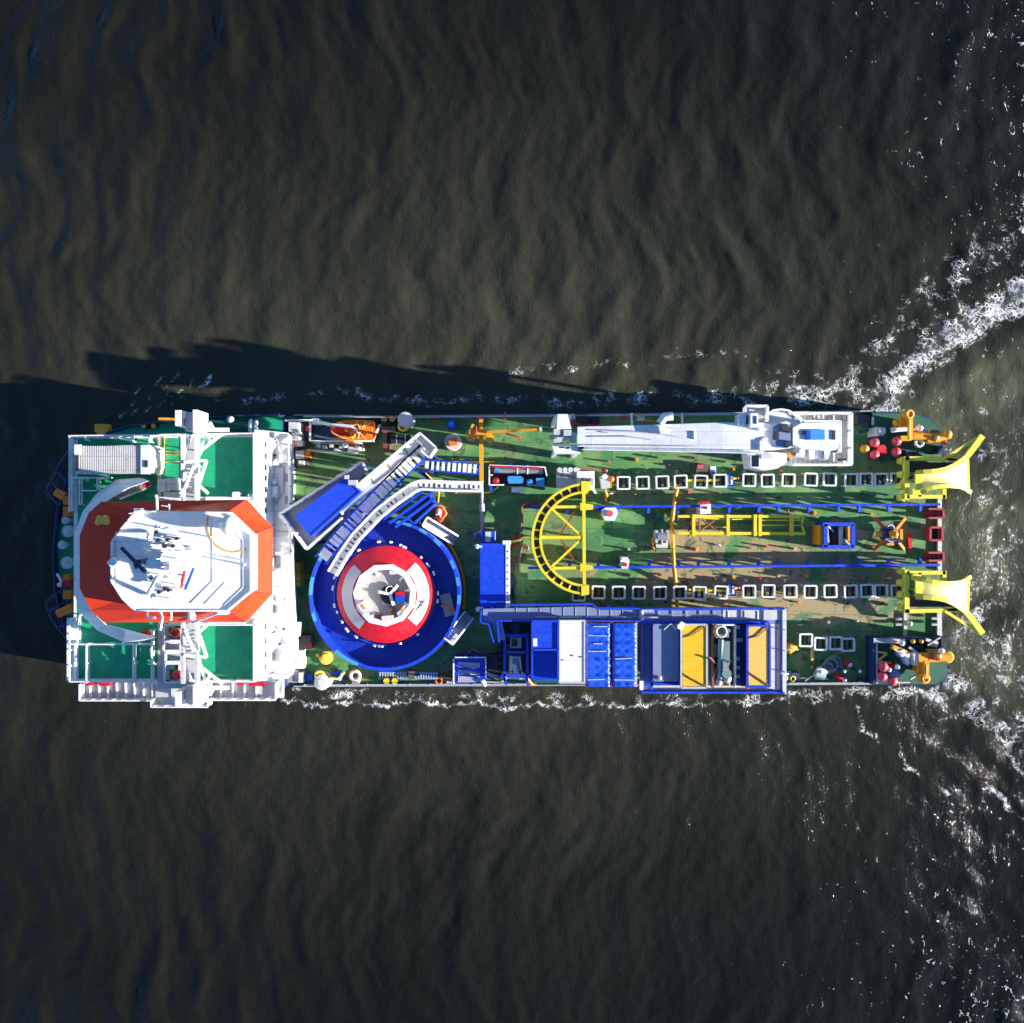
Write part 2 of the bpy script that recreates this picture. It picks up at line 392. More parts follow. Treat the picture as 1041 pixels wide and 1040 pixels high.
    lc = mathn(nt, 'MAXIMUM', strands(flow, 0.62, 0.034, 1.5), strands(p, 1.05, 0.046, 1.5))
    lc = mathn(nt, 'MAXIMUM', lc, mathn(nt, 'MULTIPLY', strands(pw, 1.9, 0.055, 1.0), 0.7))
    fm = mathn(nt, 'MULTIPLY', mathn(nt, 'MULTIPLY', lc, brk), ramp(nt, foam_a, 0.06, 0.3))
    core_n = mathn(nt, 'ADD', noise(nt, flow, 1.6, 5, 0.75), mathn(nt, 'MULTIPLY', mathn(nt, 'SUBTRACT', foam_a, 1.0), 0.6))
    fm = mathn(nt, 'MAXIMUM', fm, ramp(nt, core_n, 0.70, 0.86, 0, 0.8))
    fm = mathn(nt, 'MAXIMUM', fm, mathn(nt, 'MULTIPLY', ramp(nt, foam_a, 0.55, 1.1, 0, 0.16), ramp(nt, noise(nt, flow, 0.9, 4), 0.3, 0.7)))
    # sun glints painted as small white arcs and dots on the chop
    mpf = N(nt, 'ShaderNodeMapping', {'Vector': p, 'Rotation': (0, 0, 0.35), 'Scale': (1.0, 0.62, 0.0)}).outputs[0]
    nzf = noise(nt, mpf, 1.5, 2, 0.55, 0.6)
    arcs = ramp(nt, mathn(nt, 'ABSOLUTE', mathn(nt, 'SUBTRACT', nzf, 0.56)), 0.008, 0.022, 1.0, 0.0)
    gate = mathn(nt, 'ADD', noise(nt, mpf, 1.1, 3, 0.6), mathn(nt, 'MULTIPLY', mathn(nt, 'SUBTRACT', glint_a, 0.85), 0.20))
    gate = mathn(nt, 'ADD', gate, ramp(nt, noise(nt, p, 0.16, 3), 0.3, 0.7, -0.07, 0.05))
    fm = mathn(nt, 'MAXIMUM', fm, mathn(nt, 'MULTIPLY', mathn(nt, 'MULTIPLY', arcs, ramp(nt, glint_a, 0.08, 0.35)), ramp(nt, gate, 0.555, 0.62, 0, 0.95)))
    dots = mathn(nt, 'ADD', noise(nt, mpf, 3.2, 2, 0.5), mathn(nt, 'MULTIPLY', mathn(nt, 'SUBTRACT', glint_a, 1.0), 0.18))
    fm = mathn(nt, 'MAXIMUM', fm, mathn(nt, 'MULTIPLY', ramp(nt, dots, 0.655, 0.70, 0, 0.9), ramp(nt, glint_a, 0.05, 0.3)))
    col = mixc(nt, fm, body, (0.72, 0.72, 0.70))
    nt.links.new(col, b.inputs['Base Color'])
    nt.links.new(ramp(nt, fm, 0, 1, 0.09, 0.9, False), b.inputs['Roughness'])
    b.inputs['IOR'].default_value = 1.33
    mpb = N(nt, 'ShaderNodeMapping', {'Vector': p, 'Scale': (1.0, 0.62, 1.0)})
    fine = mathn(nt, 'MULTIPLY', noise(nt, mpb.outputs[0], 5.5, 3, 0.6, 0.8), ramp(nt, noise(nt, p, 0.11, 3), 0.3, 0.7, 0.30, 0.95))
    hgt = mathn(nt, 'ADD', mathn(nt, 'ADD', noise(nt, mpb.outputs[0], 1.4, 5, 0.62, 0.6), fine), mathn(nt, 'MULTIPLY', fm, 0.3))
    bn = N(nt, 'ShaderNodeBump', {'Strength': 0.5, 'Distance': 0.15, 'Height': hgt})
    nt.links.new(bn.outputs[0], b.inputs['Normal'])
    me.materials.append(m)
    o = bpy.data.objects.new('water', me); COL.objects.link(o); o['kind'] = 'structure'
    return o
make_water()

# ================================================================== SHIP
ship = thing('cable_ship', 'long white and green cable laying ship steaming on dark river water', 'ship', 520, 560, -3.5)
HULL = [(292, 422.5), (400, 423.5), (700, 421), (884, 418.5), (926, 418.5), (944, 424.5), (955, 434), (958, 446), (958, 640), (961, 662), (961, 688), (951, 695), (880, 694.5), (292, 697)]
FORE = [(288, 421.5), (285, 422), (200, 425.5), (132, 434), (100, 444), (74, 480), (62, 520), (57.5, 560), (60, 602), (72, 650), (96, 690), (135, 701), (288, 700)]
hb = MB(navy); hb.prism(HULL, -0.004, -5.0)
fo = MB(navy).prism(FORE, 2.996, -5.0)
hull = hb.build('hull', ship); fo.build('forecastle', ship)
def inset(pts, d):
    c = Vector((sum(p[0] for p in pts)/len(pts), sum(p[1] for p in pts)/len(pts)))
    return [(p[0] + (c.x - p[0])/abs(c.x - p[0] + 1e-6)*d*min(1, abs(c.x-p[0])/80), p[1] + (c.y - p[1])/abs(c.y - p[1] + 1e-6)*d*min(1, abs(c.y-p[1])/40)) for p in pts]
MB(deckmat).prism(inset(HULL, 1.0), 0.02, -0.05).build('main_deck', ship)
MB(green).prism(inset(FORE, 1.0), 3.02, 2.9).build('forecastle_deck', ship)
bw = MB(grey)
def wall(mb, pts, h0, h1, t):
    for a, b in zip(pts[:-1], pts[1:]):
        A, B = W(a[0], a[1], h0), W(b[0], b[1], h0); z = Vector((0, 0, (h1 - h0)/2))
        mb.bar(A + z, B + z, t, h1 - h0)
wall(bw, [(300, 422.7), (400, 423.7), (560, 422.4), (700, 421.2), (884, 418.7)], 0, 0.9, 0.14)
wall(bw, [(300, 696.5), (480, 695.8), (640, 695.2), (884, 694.3)], 0, 0.7, 0.14)
bw.build('bulwark', ship)
fb = MB(navy); wall(fb, FORE[1:12], 3, 3.9, 0.18); fb.build('bow_bulwark', ship)
r = MB(lgrey)
r.rail([(310, 424), (400, 425), (560, 423.6), (700, 422.4), (760, 421.8)], 0.9, 0.9, 0.03, 2.2, 2)
r.rail([(310, 695.5), (480, 694.6), (545, 694.3)], 0.7, 0.9, 0.03, 2.2, 2)
r.rail([(800, 693.6), (885, 693.2)], 0.7, 0.9, 0.03, 2.2, 2)
r.build('railing', ship)
qd_ = MB(navy); qd_.prism([(886, 419), (926, 419), (944, 425), (955, 434), (958, 446), (956, 459), (921, 462), (917, 467), (886, 467)], 1.00, -0.5); qd_.mat(dgreen); qd_.prism([(887, 420), (926, 420), (943.5, 426), (954, 434.6), (957, 446), (955, 458), (920.5, 461), (916.5, 466), (887, 466)], 1.04, 0.9); qd_.build('winch_deck', ship)
qd_ = MB(navy); qd_.prism([(886, 648), (962, 648), (963, 688), (952, 696), (886, 696)], 1.70, -0.5); qd_.mat(dgreen); qd_.prism([(887, 649), (961, 649), (962, 687), (951, 695), (887, 695)], 1.74, 1.6); qd_.build('winch_deck', ship)
# stern plating and sill
s = MB(offwhite); s.box(953.5, 507, 957.5, 580, 0.35, 0.02); s.box(953, 622, 957.5, 648, 0.35, 0.02); s.box(919, 622, 922, 648, 0.3, 0.02); s.box(919, 505, 922, 512, 0.3, 0.02)
s.build('stern_sill', ship)

# deckhouse ---------------------------------------------------------------
dk = MB(white)
dk.prism([(75, 446), (110, 443), (262, 441), (262, 692), (75, 692)], 12, 3.0)
dh = dk.build('deckhouse', ship)
MB(white).prism([(258, 437), (296, 441), (296, 512), (297, 560), (301, 640), (302, 672), (296, 687), (258, 693)], 6.0, 5.2).build('aft_ledge', ship)
MB(white).prism([(258, 437), (288, 441), (288, 690), (258, 693)], 5.2, 0.0).build('lower_deckhouse', ship)
gd = MB(green)
gd.prism([(79, 446.5), (160, 445.5), (160, 690), (79, 690)], 12.03, 11.9)
gd.prism([(164, 445.5), (259, 444.5), (259, 506), (164, 506)], 12.03, 11.9)
gd.prism([(200, 634), (259, 634), (259, 690), (200, 690)], 12.03, 11.9)
gd.build('upper_deck', ship)
g2 = MB(lgrey); g2.prism([(186.5, 441), (203, 441), (203, 700), (186.5, 700)], 12.08, 11.95); g2.prism([(160.2, 634), (199.8, 634), (199.8, 700), (160.2, 700)], 12.06, 11.9)
g2.build('grated_walkway', ship)
cm = MB(white)       # coaming round the upper deck
wall(cm, [(75.6, 446), (75.6, 520)], 12, 12.5, 0.25); wall(cm, [(75.6, 628), (75.6, 691)], 12, 12.6, 0.9)
wall(cm, [(75, 444.5), (185, 442.5)], 12, 12.35, 0.2); wall(cm, [(203, 442), (261, 441.6)], 12, 12.35, 0.25)
wall(cm, [(75, 691), (160, 691)], 12, 12.35, 0.25); wall(cm, [(205, 691.5), (261, 691.5)], 12, 12.35, 0.25)
wall(cm, [(261.3, 441.6), (261.3, 510)], 12, 13.0, 0.22); wall(cm, [(261.3, 630), (261.3, 691.5)], 12, 13.0, 0.22)
cm.build('coaming', ship)
rl = MB(white)
for pts in ([(76, 444), (76, 520)], [(75, 444), (185, 442.5)], [(203, 442), (261, 441.5)], [(261, 441), (261, 508)], [(261, 632), (261, 691)], [(76, 691), (160, 691)], [(205, 691), (261, 691)], [(76, 628), (76, 691)],
            [(93, 692), (93, 654)], [(140, 692), (140, 654)], [(158.5, 692), (158.5, 640)], [(76, 653.5), (158, 653.5)], [(84, 653), (84, 625)], [(92, 448), (92, 444)], [(138, 450), (138, 444)], [(156, 450), (156, 444)],
            [(76, 486), (115, 486)], [(86, 487), (86, 513)], [(104, 487), (104, 498)], [(88, 499), (103, 499)], [(204, 443), (204, 506)], [(204, 634), (204, 690)], [(165, 506), (262, 506)], [(204, 634), (262, 634)]):
    rl.rail(pts, 12.0, 1.05, 0.06, 1.5, 2)
rl.build('upper_deck_railing', ship)
for y in (450, 462, 474, 485, 497, 508, 519, 560, 585, 610, 640, 655, 670, 683):
    m1 = MB(glass); a = W(262, y, 12); x = a.x
    A = Vector((x + 0.03, a.y - 0.28, ZD + 9.3)); Bq = Vector((x + 0.03, a.y + 0.28, ZD + 9.3))
    m1.bar(A, Bq, 0.07, 0.7); wd_ = m1.build('window', dh)
# items on the aft ledge and wall
lb = MB(white)
for (x, y, r_, h) in ((274, 452, 0.6, 7.4), (281, 470, 0.35, 6.9), (278, 490, 0.3, 7.0), (285, 455, 0.3, 6.9), (272, 640, 0.3, 7), (274, 660, 0.4, 7.1), (286, 580, 0.35, 6.8), (290, 560, 0.5, 7), (287, 610, 0.4, 6.9)):
    lb.lathe(x, y, [(r_*0.7, 6), (r_*0.7, h - 0.4), (r_, h - 0.35), (r_, h - 0.1), (r_*0.5, h)], 14)
lb.build('ventilator', ship)
pp = MB(white)
for y in (545, 555, 565, 575, 586, 597): pp.bar((277, y, 6.06), (292, y, 6.06), 0.12)
for y in (448, 458, 470, 500, 650, 664, 680): pp.tube([(263.5, y, 11.8), (264.5, y, 6.3), (280, y + 3, 6.2)], 0.07)
pp.tube([(264, 445, 8), (264, 512, 8)], 0.09); pp.tube([(264, 632, 8.4), (264, 690, 8.4)], 0.09)
pp.build('pipe', ship)
bl = MB(dark)
for (x, y) in ((271, 465), (279, 463), (266, 478), (270, 484), (269, 497), (280, 448), (272, 515), (266, 625), (271, 652), (268, 640), (270, 668), (272, 684), (288, 640), (284, 655)):
    bl.box(x - 0.9, y - 1.2, x + 0.9, y + 1.0, 6.35, 6.0)
bl.build('floodlight', ship)
hc = MB(white); hc.hcyl((302, 632, 5.6), (300.5, 646, 5.6), 0.5, 14); hc.hcyl((294, 647, 5.6), (300, 646, 5.6), 0.45, 14); hc.build('exhaust_pipe', ship)
# side balconies, walkways
bc = MB(lgrey); bc.prism([(86, 694), (158, 694), (158, 710), (86, 710)], 9.0, 8.8); bc.prism([(158, 690), (215, 690), (215, 716), (158, 716)], 9.3, 9.05); bc.prism([(215, 693), (283, 693), (283, 709), (215, 709)], 8.6, 8.4)
bc.build('balcony', ship)
br = MB(white)
for pts, h in (([(86, 694), (86, 710), (158, 710)], 9.0), ([(158, 710), (158, 716.5), (215, 716.5), (215, 710)], 9.3), ([(215, 709.5), (283, 709.5), (283, 693)], 8.6)):
    br.rail(pts, h, 1.1, 0.06, 1.0, 3)
    wall(br, pts, h, h + 0.3, 0.12)
for x in range(92, 158, 9): br.bar((x, 694, 9.0), (x + 1, 709, 9.0), 0.14, 0.5)
for x in (225, 237, 249, 261): br.bar((x, 694, 8.7), (x, 709, 8.7), 0.12, 0.5)
br.bar((275, 690, 6.5), (275, 711, 8.6), 0.45, 0.5); br.bar((286, 686, 6.5), (286, 708, 8.4), 0.4, 0.5)
br.build('balcony_railing', ship)
# forward fairing below the bridge windows
fr = MB(white)
Oo = [(142, 485.5), (118, 487.5), (98, 502), (84, 520), (75, 545), (75, 600), (81, 623), (99, 641), (126, 653), (143, 652)]
Ii = [(150, 489), (130, 496), (109, 508.5), (93, 524), (83, 546), (83, 599), (93, 621), (107, 635), (127, 640), (158, 648)]
fr.loft([[W(x, y, 13.2) for x, y in Oo], [W(x, y, 17.4) for x, y in Ii], [W(x + 1.5, y, 17.2) for x, y in Ii], [W(x + 1.5, y, 13) for x, y in Oo]], caps=False, closed=False)
fr.build('front_fairing', ship)
# bridge deck and wheelhouse
O = [(103, 510), (90, 521.5), (81, 544), (81, 598), (92, 620), (105, 632.5), (250, 632.5), (276, 604), (276, 536), (250, 508)]
I = [(138.5, 519.5), (124, 537), (113.5, 551), (113.5, 591), (125, 609), (138, 621), (231, 621), (255, 601), (255, 544), (231, 521)]
OH = [18.9, 18.9, 18.9, 18.9, 18.9, 18.7, 17.6, 16.8, 16.8, 17.6]
IH = [19.0, 19.0, 19.0, 19.0, 19.0, 19.4, 20.6, 20.6, 20.6, 20.6]
ring = MB(bred)
oo = [W(x, y, h) for (x, y), h in zip(O, OH)]; ii = [W(x, y, h) for (x, y), h in zip(I, IH)]
n = 10
ring.add(oo + ii, [[k, (k+1) % n, n + (k+1) % n, n + k] for k in range(n)])
ring.add([p - Vector((0, 0, 0.4)) for p in oo] + [p - Vector((0, 0, 0.4)) for p in ii] + oo, [[k, (k+1) % n, n + (k+1) % n, n + k] for k in range(n)] + [[k, (k+1) % n, 2*n + (k+1) % n, 2*n + k] for k in range(n)])
rg = ring.build('bridge_canopy', ship)
sm = MB(red); 
for k in (6, 7, 8, 9): sm.tube([oo[k] + Vector((0, 0, .02)), ii[k] + Vector((0, 0, .02))], 0.035, 5)
sm.build('seam', rg)
wh = MB(white); wh.prism([(112, 519), (97, 534), (92, 552), (92, 592), (100, 610), (114, 621), (236, 621), (258, 599), (258, 542), (236, 520)], 16.6, 12.0)
whs = wh.build('wheelhouse', ship)
wn_ = MB(glass)
for k in range(10):
    a, bq = [W(*p, 16.6) for p in ([(112, 519), (97, 534), (92, 552), (92, 592), (100, 610), (114, 621), (236, 621), (258, 599), (258, 542), (236, 520)][k], [(97, 534), (92, 552), (92, 592), (100, 610), (114, 621), (236, 621), (258, 599), (258, 542), (236, 520), (112, 519)][k])]
    dz = Vector((0, 0, -1.6)); wn_.bar(a + dz + (bq-a)*0.05, bq + dz - (bq-a)*0.05, 0.12, 1.3)
wn_.build('window_band', whs)
rf = MB(white); rf.prism(I, 21.5, 16.7, 0.0)
roof = rf.build('wheelhouse_roof', ship)
rt = MB(lgrey)
for pts in ([(222, 529), (247, 549), (247, 597), (228, 615)], [(228, 615), (231, 612)]): rt.tube([(x, y, 21.52) for x, y in pts], 0.045, 5)
rt.tube([(216, 535, 21.52), (216, 591, 21.52), (194, 613, 21.52)], 0.04, 5); rt.tube([(229, 592, 21.52), (208, 614, 21.52)], 0.03, 5); rt.tube([(118, 540, 21.52), (118, 600, 21.52)], 0.05, 5)
rt.tube([(216, 595, 21.52), (246, 602, 21.52)], 0.03, 5)
rt.build('roof_seam', roof)
yl = MB(amber); c0 = (237, 533)
pts = [(c0[0] + 26.5*math.cos(a), c0[1] + 28*math.sin(a), 21.53) for a in [math.radians(t) for t in range(62, 206, 8)]]
for a, bq in zip(pts[:-1], pts[1:]): yl.bar(a, bq, 0.14, 0.03)
yl.build('painted_arc', roof)
pe = MB(white)
pe.box(136, 517, 143, 524, 22.3, 21.5); pe.box(221, 620, 230, 625, 21.6, 20.6)
pe.prism([(108, 572), (113.5, 566.5), (119, 572), (113.5, 577.5)], 22.2, 20.8)
for k in range(10): pe.bar((*I[k], 21.6), (*I[(k+1) % 10], 21.6), 0.12, 0.2)
pe.rail([(136, 522), (160, 520)], 21.6, 1.0, 0.04, 1.2, 2)
pe.build('parapet', roof)
# mast ------------------------------------------------------------------
ms = MB(white)
ms.lathe(165, 572, [(1.1, 21.4), (0.9, 24), (0.7, 28.5)], 12, href=28)
ms.bar((166, 540, 25.2), (168, 606, 25.2), 0.7, 0.4); ms.bar((150, 572, 25.0), (182, 570, 25.0), 0.5, 0.4)
ms.bar((150, 540, 21.6), (164, 566, 25), 0.22); ms.bar((150, 604, 21.6), (164, 578, 25), 0.22); ms.bar((190, 560, 21.6), (170, 570, 26), 0.2); ms.bar((190, 585, 21.6), (170, 574, 26), 0.2)
mast = ms.build('mast', ship)
pl = MB(white)
for (x, y, r_, h) in ((168, 549, 1.35, 25.8), (175, 545, 0.8, 25.7), (168, 598, 1.2, 25.8), (175, 594, 0.8, 25.5), (158, 575, 1.0, 27.0), (172, 568, 0.9, 28.8), (160, 560, 0.7, 26.2), (181, 560, 0.7, 24.6)):
    r_ *= 0.8; pl.lathe(x, y, [(r_, h - 0.12), (r_, h)], 12); 
    for k in range(6):
        a = k*1.047; c = W(x, y, h); q = c + Vector((r_*math.cos(a), r_*math.sin(a), 0)); pl.bar(q, q + Vector((0, 0, 0.7)), 0.06)
pl.build('mast_platform', mast)
for (x, y, h) in ((160, 549, 26.6), (169.5, 548.5, 27.0), (179, 547.5, 26.4), (166.5, 555.5, 26.2), (175, 555, 26.2), (161, 602, 26.6), (167, 598.5, 27), (170.5, 600, 26.8), (193, 563, 23.5), (138, 577, 23.0), (158, 541, 26.2)):
    q = MB(black); q.lathe(x, y, [(0.07, h - 0.8), (0.07, h - 0.3), (0.15, h - 0.3), (0.15, h)], 10); q.build('navigation_light', mast)
q = MB(navy); q.bar((123.7, 556.6, 24.0), (155, 589, 24.0), 0.28, 0.3); q.lathe(139, 573, [(0.35, 21.5), (0.35, 23.9)], 10, href=24); q.build('navy_roof_bar', mast)  # dark navy diagonal bar on a short post above the roof
q = MB(grey); q.box(166, 572, 172, 580, 28.9, 28.0); q.build('equipment_box', mast)
q = MB(white)
for (x, y, h) in ((160, 536, 25.5), (147, 560, 24.5), (150, 584, 24.6), (184, 577, 24.0), (156, 606, 25.4), (152, 546, 24), (176, 583, 25), (163, 584, 26.4), (160, 567, 27.6), (155, 572, 25.6)):
    q.sphere(x, y, h, 0.26, 10); q.cyl(x, y, 0.06, h, h - 1.5, 6)
q.build('antenna_dome', mast)
q = MB(red); q.tube([(180, 599, 22.6), (184, 596, 22.6), (188.5, 577, 22.9)], 0.13, 6); q.tube([(183, 597, 21.5), (183, 597, 22.6)], 0.05); q.build('red_aerial', mast)
q = MB(blue); q.tube([(188.3, 599, 22.6), (197, 577, 22.9)], 0.12, 6); q.tube([(190, 595, 21.5), (190, 595, 22.6)], 0.05); q.build('blue_aerial', mast)
q = MB(white); q.sphere(234, 534, 22.9, 0.88, 18); q.cyl(234, 534, 0.5, 22.4, 21.5, 12); q.build('satellite_dome', roof)
q = MB(white); q.tube([(160, 520, 21.5), (159, 504, 24)], 0.12); q.tube([(172, 519, 21.5), (172, 513, 23)], 0.07); q.tube([(172, 515, 22), (164, 514, 22)], 0.06)
q.tube([(150, 622, 21.5), (150, 628, 22.6), (158, 628, 22.6)], 0.1); q.tube([(163, 622, 21), (165, 628, 22.6), (163, 640, 22)], 0.13); q.tube([(174, 622, 21), (174, 630, 22)], 0.1); q.tube([(196, 633, 19), (222, 623, 21)], 0.12)
q.tube([(195, 622, 20), (195, 630, 20)], 0.35, 8); q.tube([(245, 569, 21.5), (246, 569, 26)], 0.05); q.tube([(248, 574, 21.5), (249, 574, 23.5)], 0.09); q.tube([(215, 546, 21.5), (214, 546, 25)], 0.06)
q.build('aerial', roof)
q = MB(cream); 
for (x, y) in ((101, 527), (107, 526.5), (104.5, 530), (100, 531), (108.5, 530.5)): q.sphere(x, y, 19.5, 0.3, 8)
q.cyl(104, 528.5, 0.35, 19.7, 18.9, 8); q.build('searchlight', rg)

# upper deck fittings of the ship -----------------------------------------
ym = MB(amber); 
for pts in ([(162, 445), (162, 462), (185, 462)], [(167, 445), (167, 459), (185, 459)], [(162, 500), (162, 470), (185, 469)]): ym.tube([(x, y, 12.25) for x, y in pts], 0.06, 5)
ym.build('yellow_pipe', ship)
st = MB(steel)
a, bq = (120, 505), (152, 492)
for o_ in (-3, 3): st.bar((a[0] + 0.3*o_, a[1] + o_, 15.2), (bq[0] + 0.3*o_, bq[1] + o_, 12.4), 0.12, 0.25)
for k in range(12):
    t = k/11; x = a[0] + (bq[0]-a[0])*t; y = a[1] + (bq[1]-a[1])*t; h = 15.2 - 2.8*t
    st.bar((x - 0.9, y - 3, h), (x + 0.9, y + 3, h), 0.28, 0.05)
st.build('stair', ship)
q = MB(red)
q.box(143, 490, 149, 494.5, 13.0, 12.0); q.box(143, 642, 149, 646, 13, 12.0); q.box(86, 693.5, 94, 697, 9.9, 9.0); q.box(100, 693.5, 111, 697.5, 9.9, 9.0); q.box(241, 694, 247, 697, 9.4, 8.6); q.box(253, 694, 268, 697.5, 9.4, 8.6)
q.build('fire_box', ship)
q = MB(white)
for (x0, y0, x1, y1, h) in ((160, 487, 168, 500, 13.2), (170, 486, 180, 498, 13.6), (166, 500, 182, 508, 13.0), (236, 500, 242, 506, 13.4), (252, 502, 258, 508, 13), (209, 505, 250, 510, 13.2), (212, 632, 250, 636, 13)):
    q.prism([(x0 + 1, y0), (x1 - 1, y0), (x1, y0 + 1), (x1, y1 - 1), (x1 - 1, y1), (x0 + 1, y1), (x0, y1 - 1), (x0, y0 + 1)], h, 12)
q.build('deck_locker', ship)
# service frames between the davits on the south side
q = MB(white)
for (x0, y0, x1, y1) in ((170, 634, 188, 650), (170, 652, 187, 660), (171, 673, 186, 692), (172, 662, 188, 671)):
    q.rail([(x0, y0), (x1, y0), (x1, y1), (x0, y1), (x0, y0)], 12.2, 0.9, 0.09, 1.2, 1)
q.build('service_frame', ship)
q = MB(dgreen); q.box(171.5, 635.5, 187, 649, 12.5, 12.06); q.box(172.5, 674.5, 185, 691, 12.5, 12.06); q.build('hatch_cover', ship)
q = MB(offwhite); q.box(176, 652, 187, 661, 13.0, 12.06); q.box(174, 697, 186, 708, 10.3, 9.3); q.build('equipment_cabinet', ship)
# north side forecastle strip
q = MB(dgreen); q.hcyl((206, 431, 3.9), (252, 434, 3.9), 0.55, 12); q.build('mooring_spool', ship)
q = MB(white)
for x in (255.5, 261): q.tube([(x, 427 + 0.2*(x-255), 3.2), (x - 0.8, 430, 4.6), (x - 1.2, 434, 5.0), (x - 0.6, 438, 4.6), (x, 441, 3.2)], 0.22, 8)
q.build('hoop', ship)
q = MB(offwhite); q.sphere(234.5, 427, 4.2, 0.42, 12); q.cyl(234.5, 427, 0.2, 4.0, 3, 8); q.build('mushroom_vent', ship)
q = MB(dark)
for (x, y) in ((146, 433), (156, 433.2)): q.cyl(x, y, 0.3, 3.8, 3.0, 12)
q.box(143, 430.5, 159, 436, 3.25, 3.0); q.mat(amber)
for (x, y) in ((146, 433), (156, 433.2)): q.cyl(x, y, 0.26, 3.84, 3.81, 12)
q.build('bollard', ship)
q = MB(amber); q.box(96, 431, 109, 439, 4.0, 3.0); q.box(98, 439, 107, 441.5, 4.0, 3.2); q.box(161, 424.5, 177, 427, 4.1, 3.6); q.build('fairlead', ship)
q = MB(lgrey)
for (x, y, r_) in ((69, 540, 0.6), (63, 554, 0.42), (68, 572, 0.62), (66, 529, 0.35)): q.lathe(x, y, [(0.2, 3), (0.2, 3.9), (r_, 3.9), (r_*0.9, 4.1), (r_*0.4, 4.3), (r_*0.3, 4.3)], 14); q.lathe(x, y, [(r_ + 0.06, 3.86), (r_ + 0.06, 3.9)], 14)
q.build('mushroom_vent', ship)
q = MB(navy)
for pts in ([(47, 500), (62, 470), (75, 452)], [(47, 500), (61, 514)], [(51, 489), (66, 503)], [(57, 478), (70, 492)], [(61, 514), (73, 490)],
            [(47, 612), (62, 600)], [(47, 612), (53, 630), (73, 655)], [(62, 600), (74, 620)], [(50, 622), (66, 612)], [(58, 640), (68, 632)]):
    q.tube([(x, y, 3.7) for x, y in pts], 0.16, 6)
q.build('bow_roller_frame', ship)
q = MB(orange); q.hcyl((57, 500, 3.9), (66, 505, 3.9), 0.45, 12); q.box(64, 504, 71, 513, 4.1, 3.0); q.box(64, 515, 70, 525, 4.0, 3.0); q.box(64, 584, 70, 590, 4, 3); q.box(64, 600, 72, 609, 4, 3); q.hcyl((59, 624, 4), (75, 617, 4), 0.45, 12)
q.mat(red); q.box(62, 590, 72, 596, 4.1, 3.0); q.mat(white); q.tube([(58, 583, 4), (63, 592, 4)], 0.15); q.sphere(60.5, 594.5, 4.2, 0.25, 8)
q.build('bow_winch', ship)

# ================================================================== things on the upper deck
c = thing('storage_container', 'white ribbed box container on the green deck at the bow corner', 'container', 116, 467, 12.03)
q = MB(offwhite); q.prism([(77, 454), (152, 452), (156, 455), (157.5, 460), (157.5, 474), (155, 481), (77, 481.5)], 14.5, 12.05); q.build('body', c)
q = MB(offwhite)
x = 80.0
while x < 148: q.box(x, 453.4, x + 1.1, 481, 14.56, 14.49); x += 2.3
q.build('roof_rib', c)
q = MB(white); q.box(75.5, 452, 81, 462, 14.75, 13.0); q.box(143, 452.5, 152, 482, 14.7, 14.45); q.build('end_frame', c)
q = MB(dark); q.box(77, 463, 79.6, 478, 14.6, 14.4); q.box(147, 468, 150, 475, 14.78, 14.6); q.build('vent_slot', c)
q = MB(white); q.box(158, 455, 163, 460, 13.2, 12.05); q.box(158, 463, 163, 468, 13.2, 12.05); q.tube([(157, 457, 13.4), (164, 457, 13.4)], 0.12); q.build('hinge', c)

def davit(label, my):
    d = thing('boat_davit', label, 'davit', 193, my(470), 12.05, 'white truss davits of the deckhouse')
    q = MB(white)
    for x in (186.5, 200.5): q.bar((x, my(441), 15.5), (x, my(508), 13.5), 0.34, 0.5)
    q.build('main_beam', d)
    q = MB(white)
    for a, b in (((187, 449), (200, 441)), ((187, 462), (195, 442)), ((203, 462), (210, 441)), ((203, 459), (226, 441)), ((213, 449), (209, 441)), ((187, 470), (210, 468)), ((188, 496), (200, 468)), ((203, 490), (210, 468)), ((200, 491), (212, 502)), ((188, 480), (186, 508))):
        q.bar((a[0], my(a[1]), 15.0), (b[0], my(b[1]), 14.6), 0.24)
    q.build('bracing', d)
    q = MB(white); q.box(178, min(my(417), my(433)), 184, max(my(417), my(433)), 15.6, 11.5); q.box(184, min(my(418), my(425)), 188, max(my(418), my(425)), 15.2, 12.5); q.box(196, min(my(416.5), my(440)), 199.5, max(my(416.5), my(440)), 15.8, 12.5); q.build('sheave_head', d)
    q = MB(offwhite); q.box(188.2, min(my(419), my(438)), 195.5, max(my(419), my(438)), 14.8, 13.8); q.build('winch_drum', d)
    q = MB(white)
    for k in range(4): q.bar((203 + 3.5*k, my(429), 13.8), (208 + 3.5*k, my(437.5), 13.4), 0.18)
    q.bar((202, my(437), 13.6), (233, my(437), 13.0), 0.35); q.build('outrigger', d)
    q = MB(lgrey)
    for y in range(474, 508, 4): q.bar((188, my(y), 14.0), (199, my(y + 1.5), 14.0), 0.16, 0.1)
    q.build('grating', d)
davit('white lattice davit beside the ribbed white box container', lambda y: y)
davit('white lattice davit beside the two red domes', lambda y: 1136 - y)
for (x, y, lb_) in ((178, 643.5, 'red dome nearer the wheelhouse on a green hatch'), (180, 686, 'red dome farther from the wheelhouse on a green hatch')):
    t = thing('red_dome', lb_, 'dome', x, y, 12.5, 'red domes on the deckhouse side')
    q = MB(red); q.sphere(x, y, 13.5, 0.47, 16); q.build('radome', t)
    q = MB(white); q.lathe(x, y, [(0.4, 12.5), (0.25, 12.7), (0.25, 13.2)], 12, href=13.2); q.build('pedestal', t)

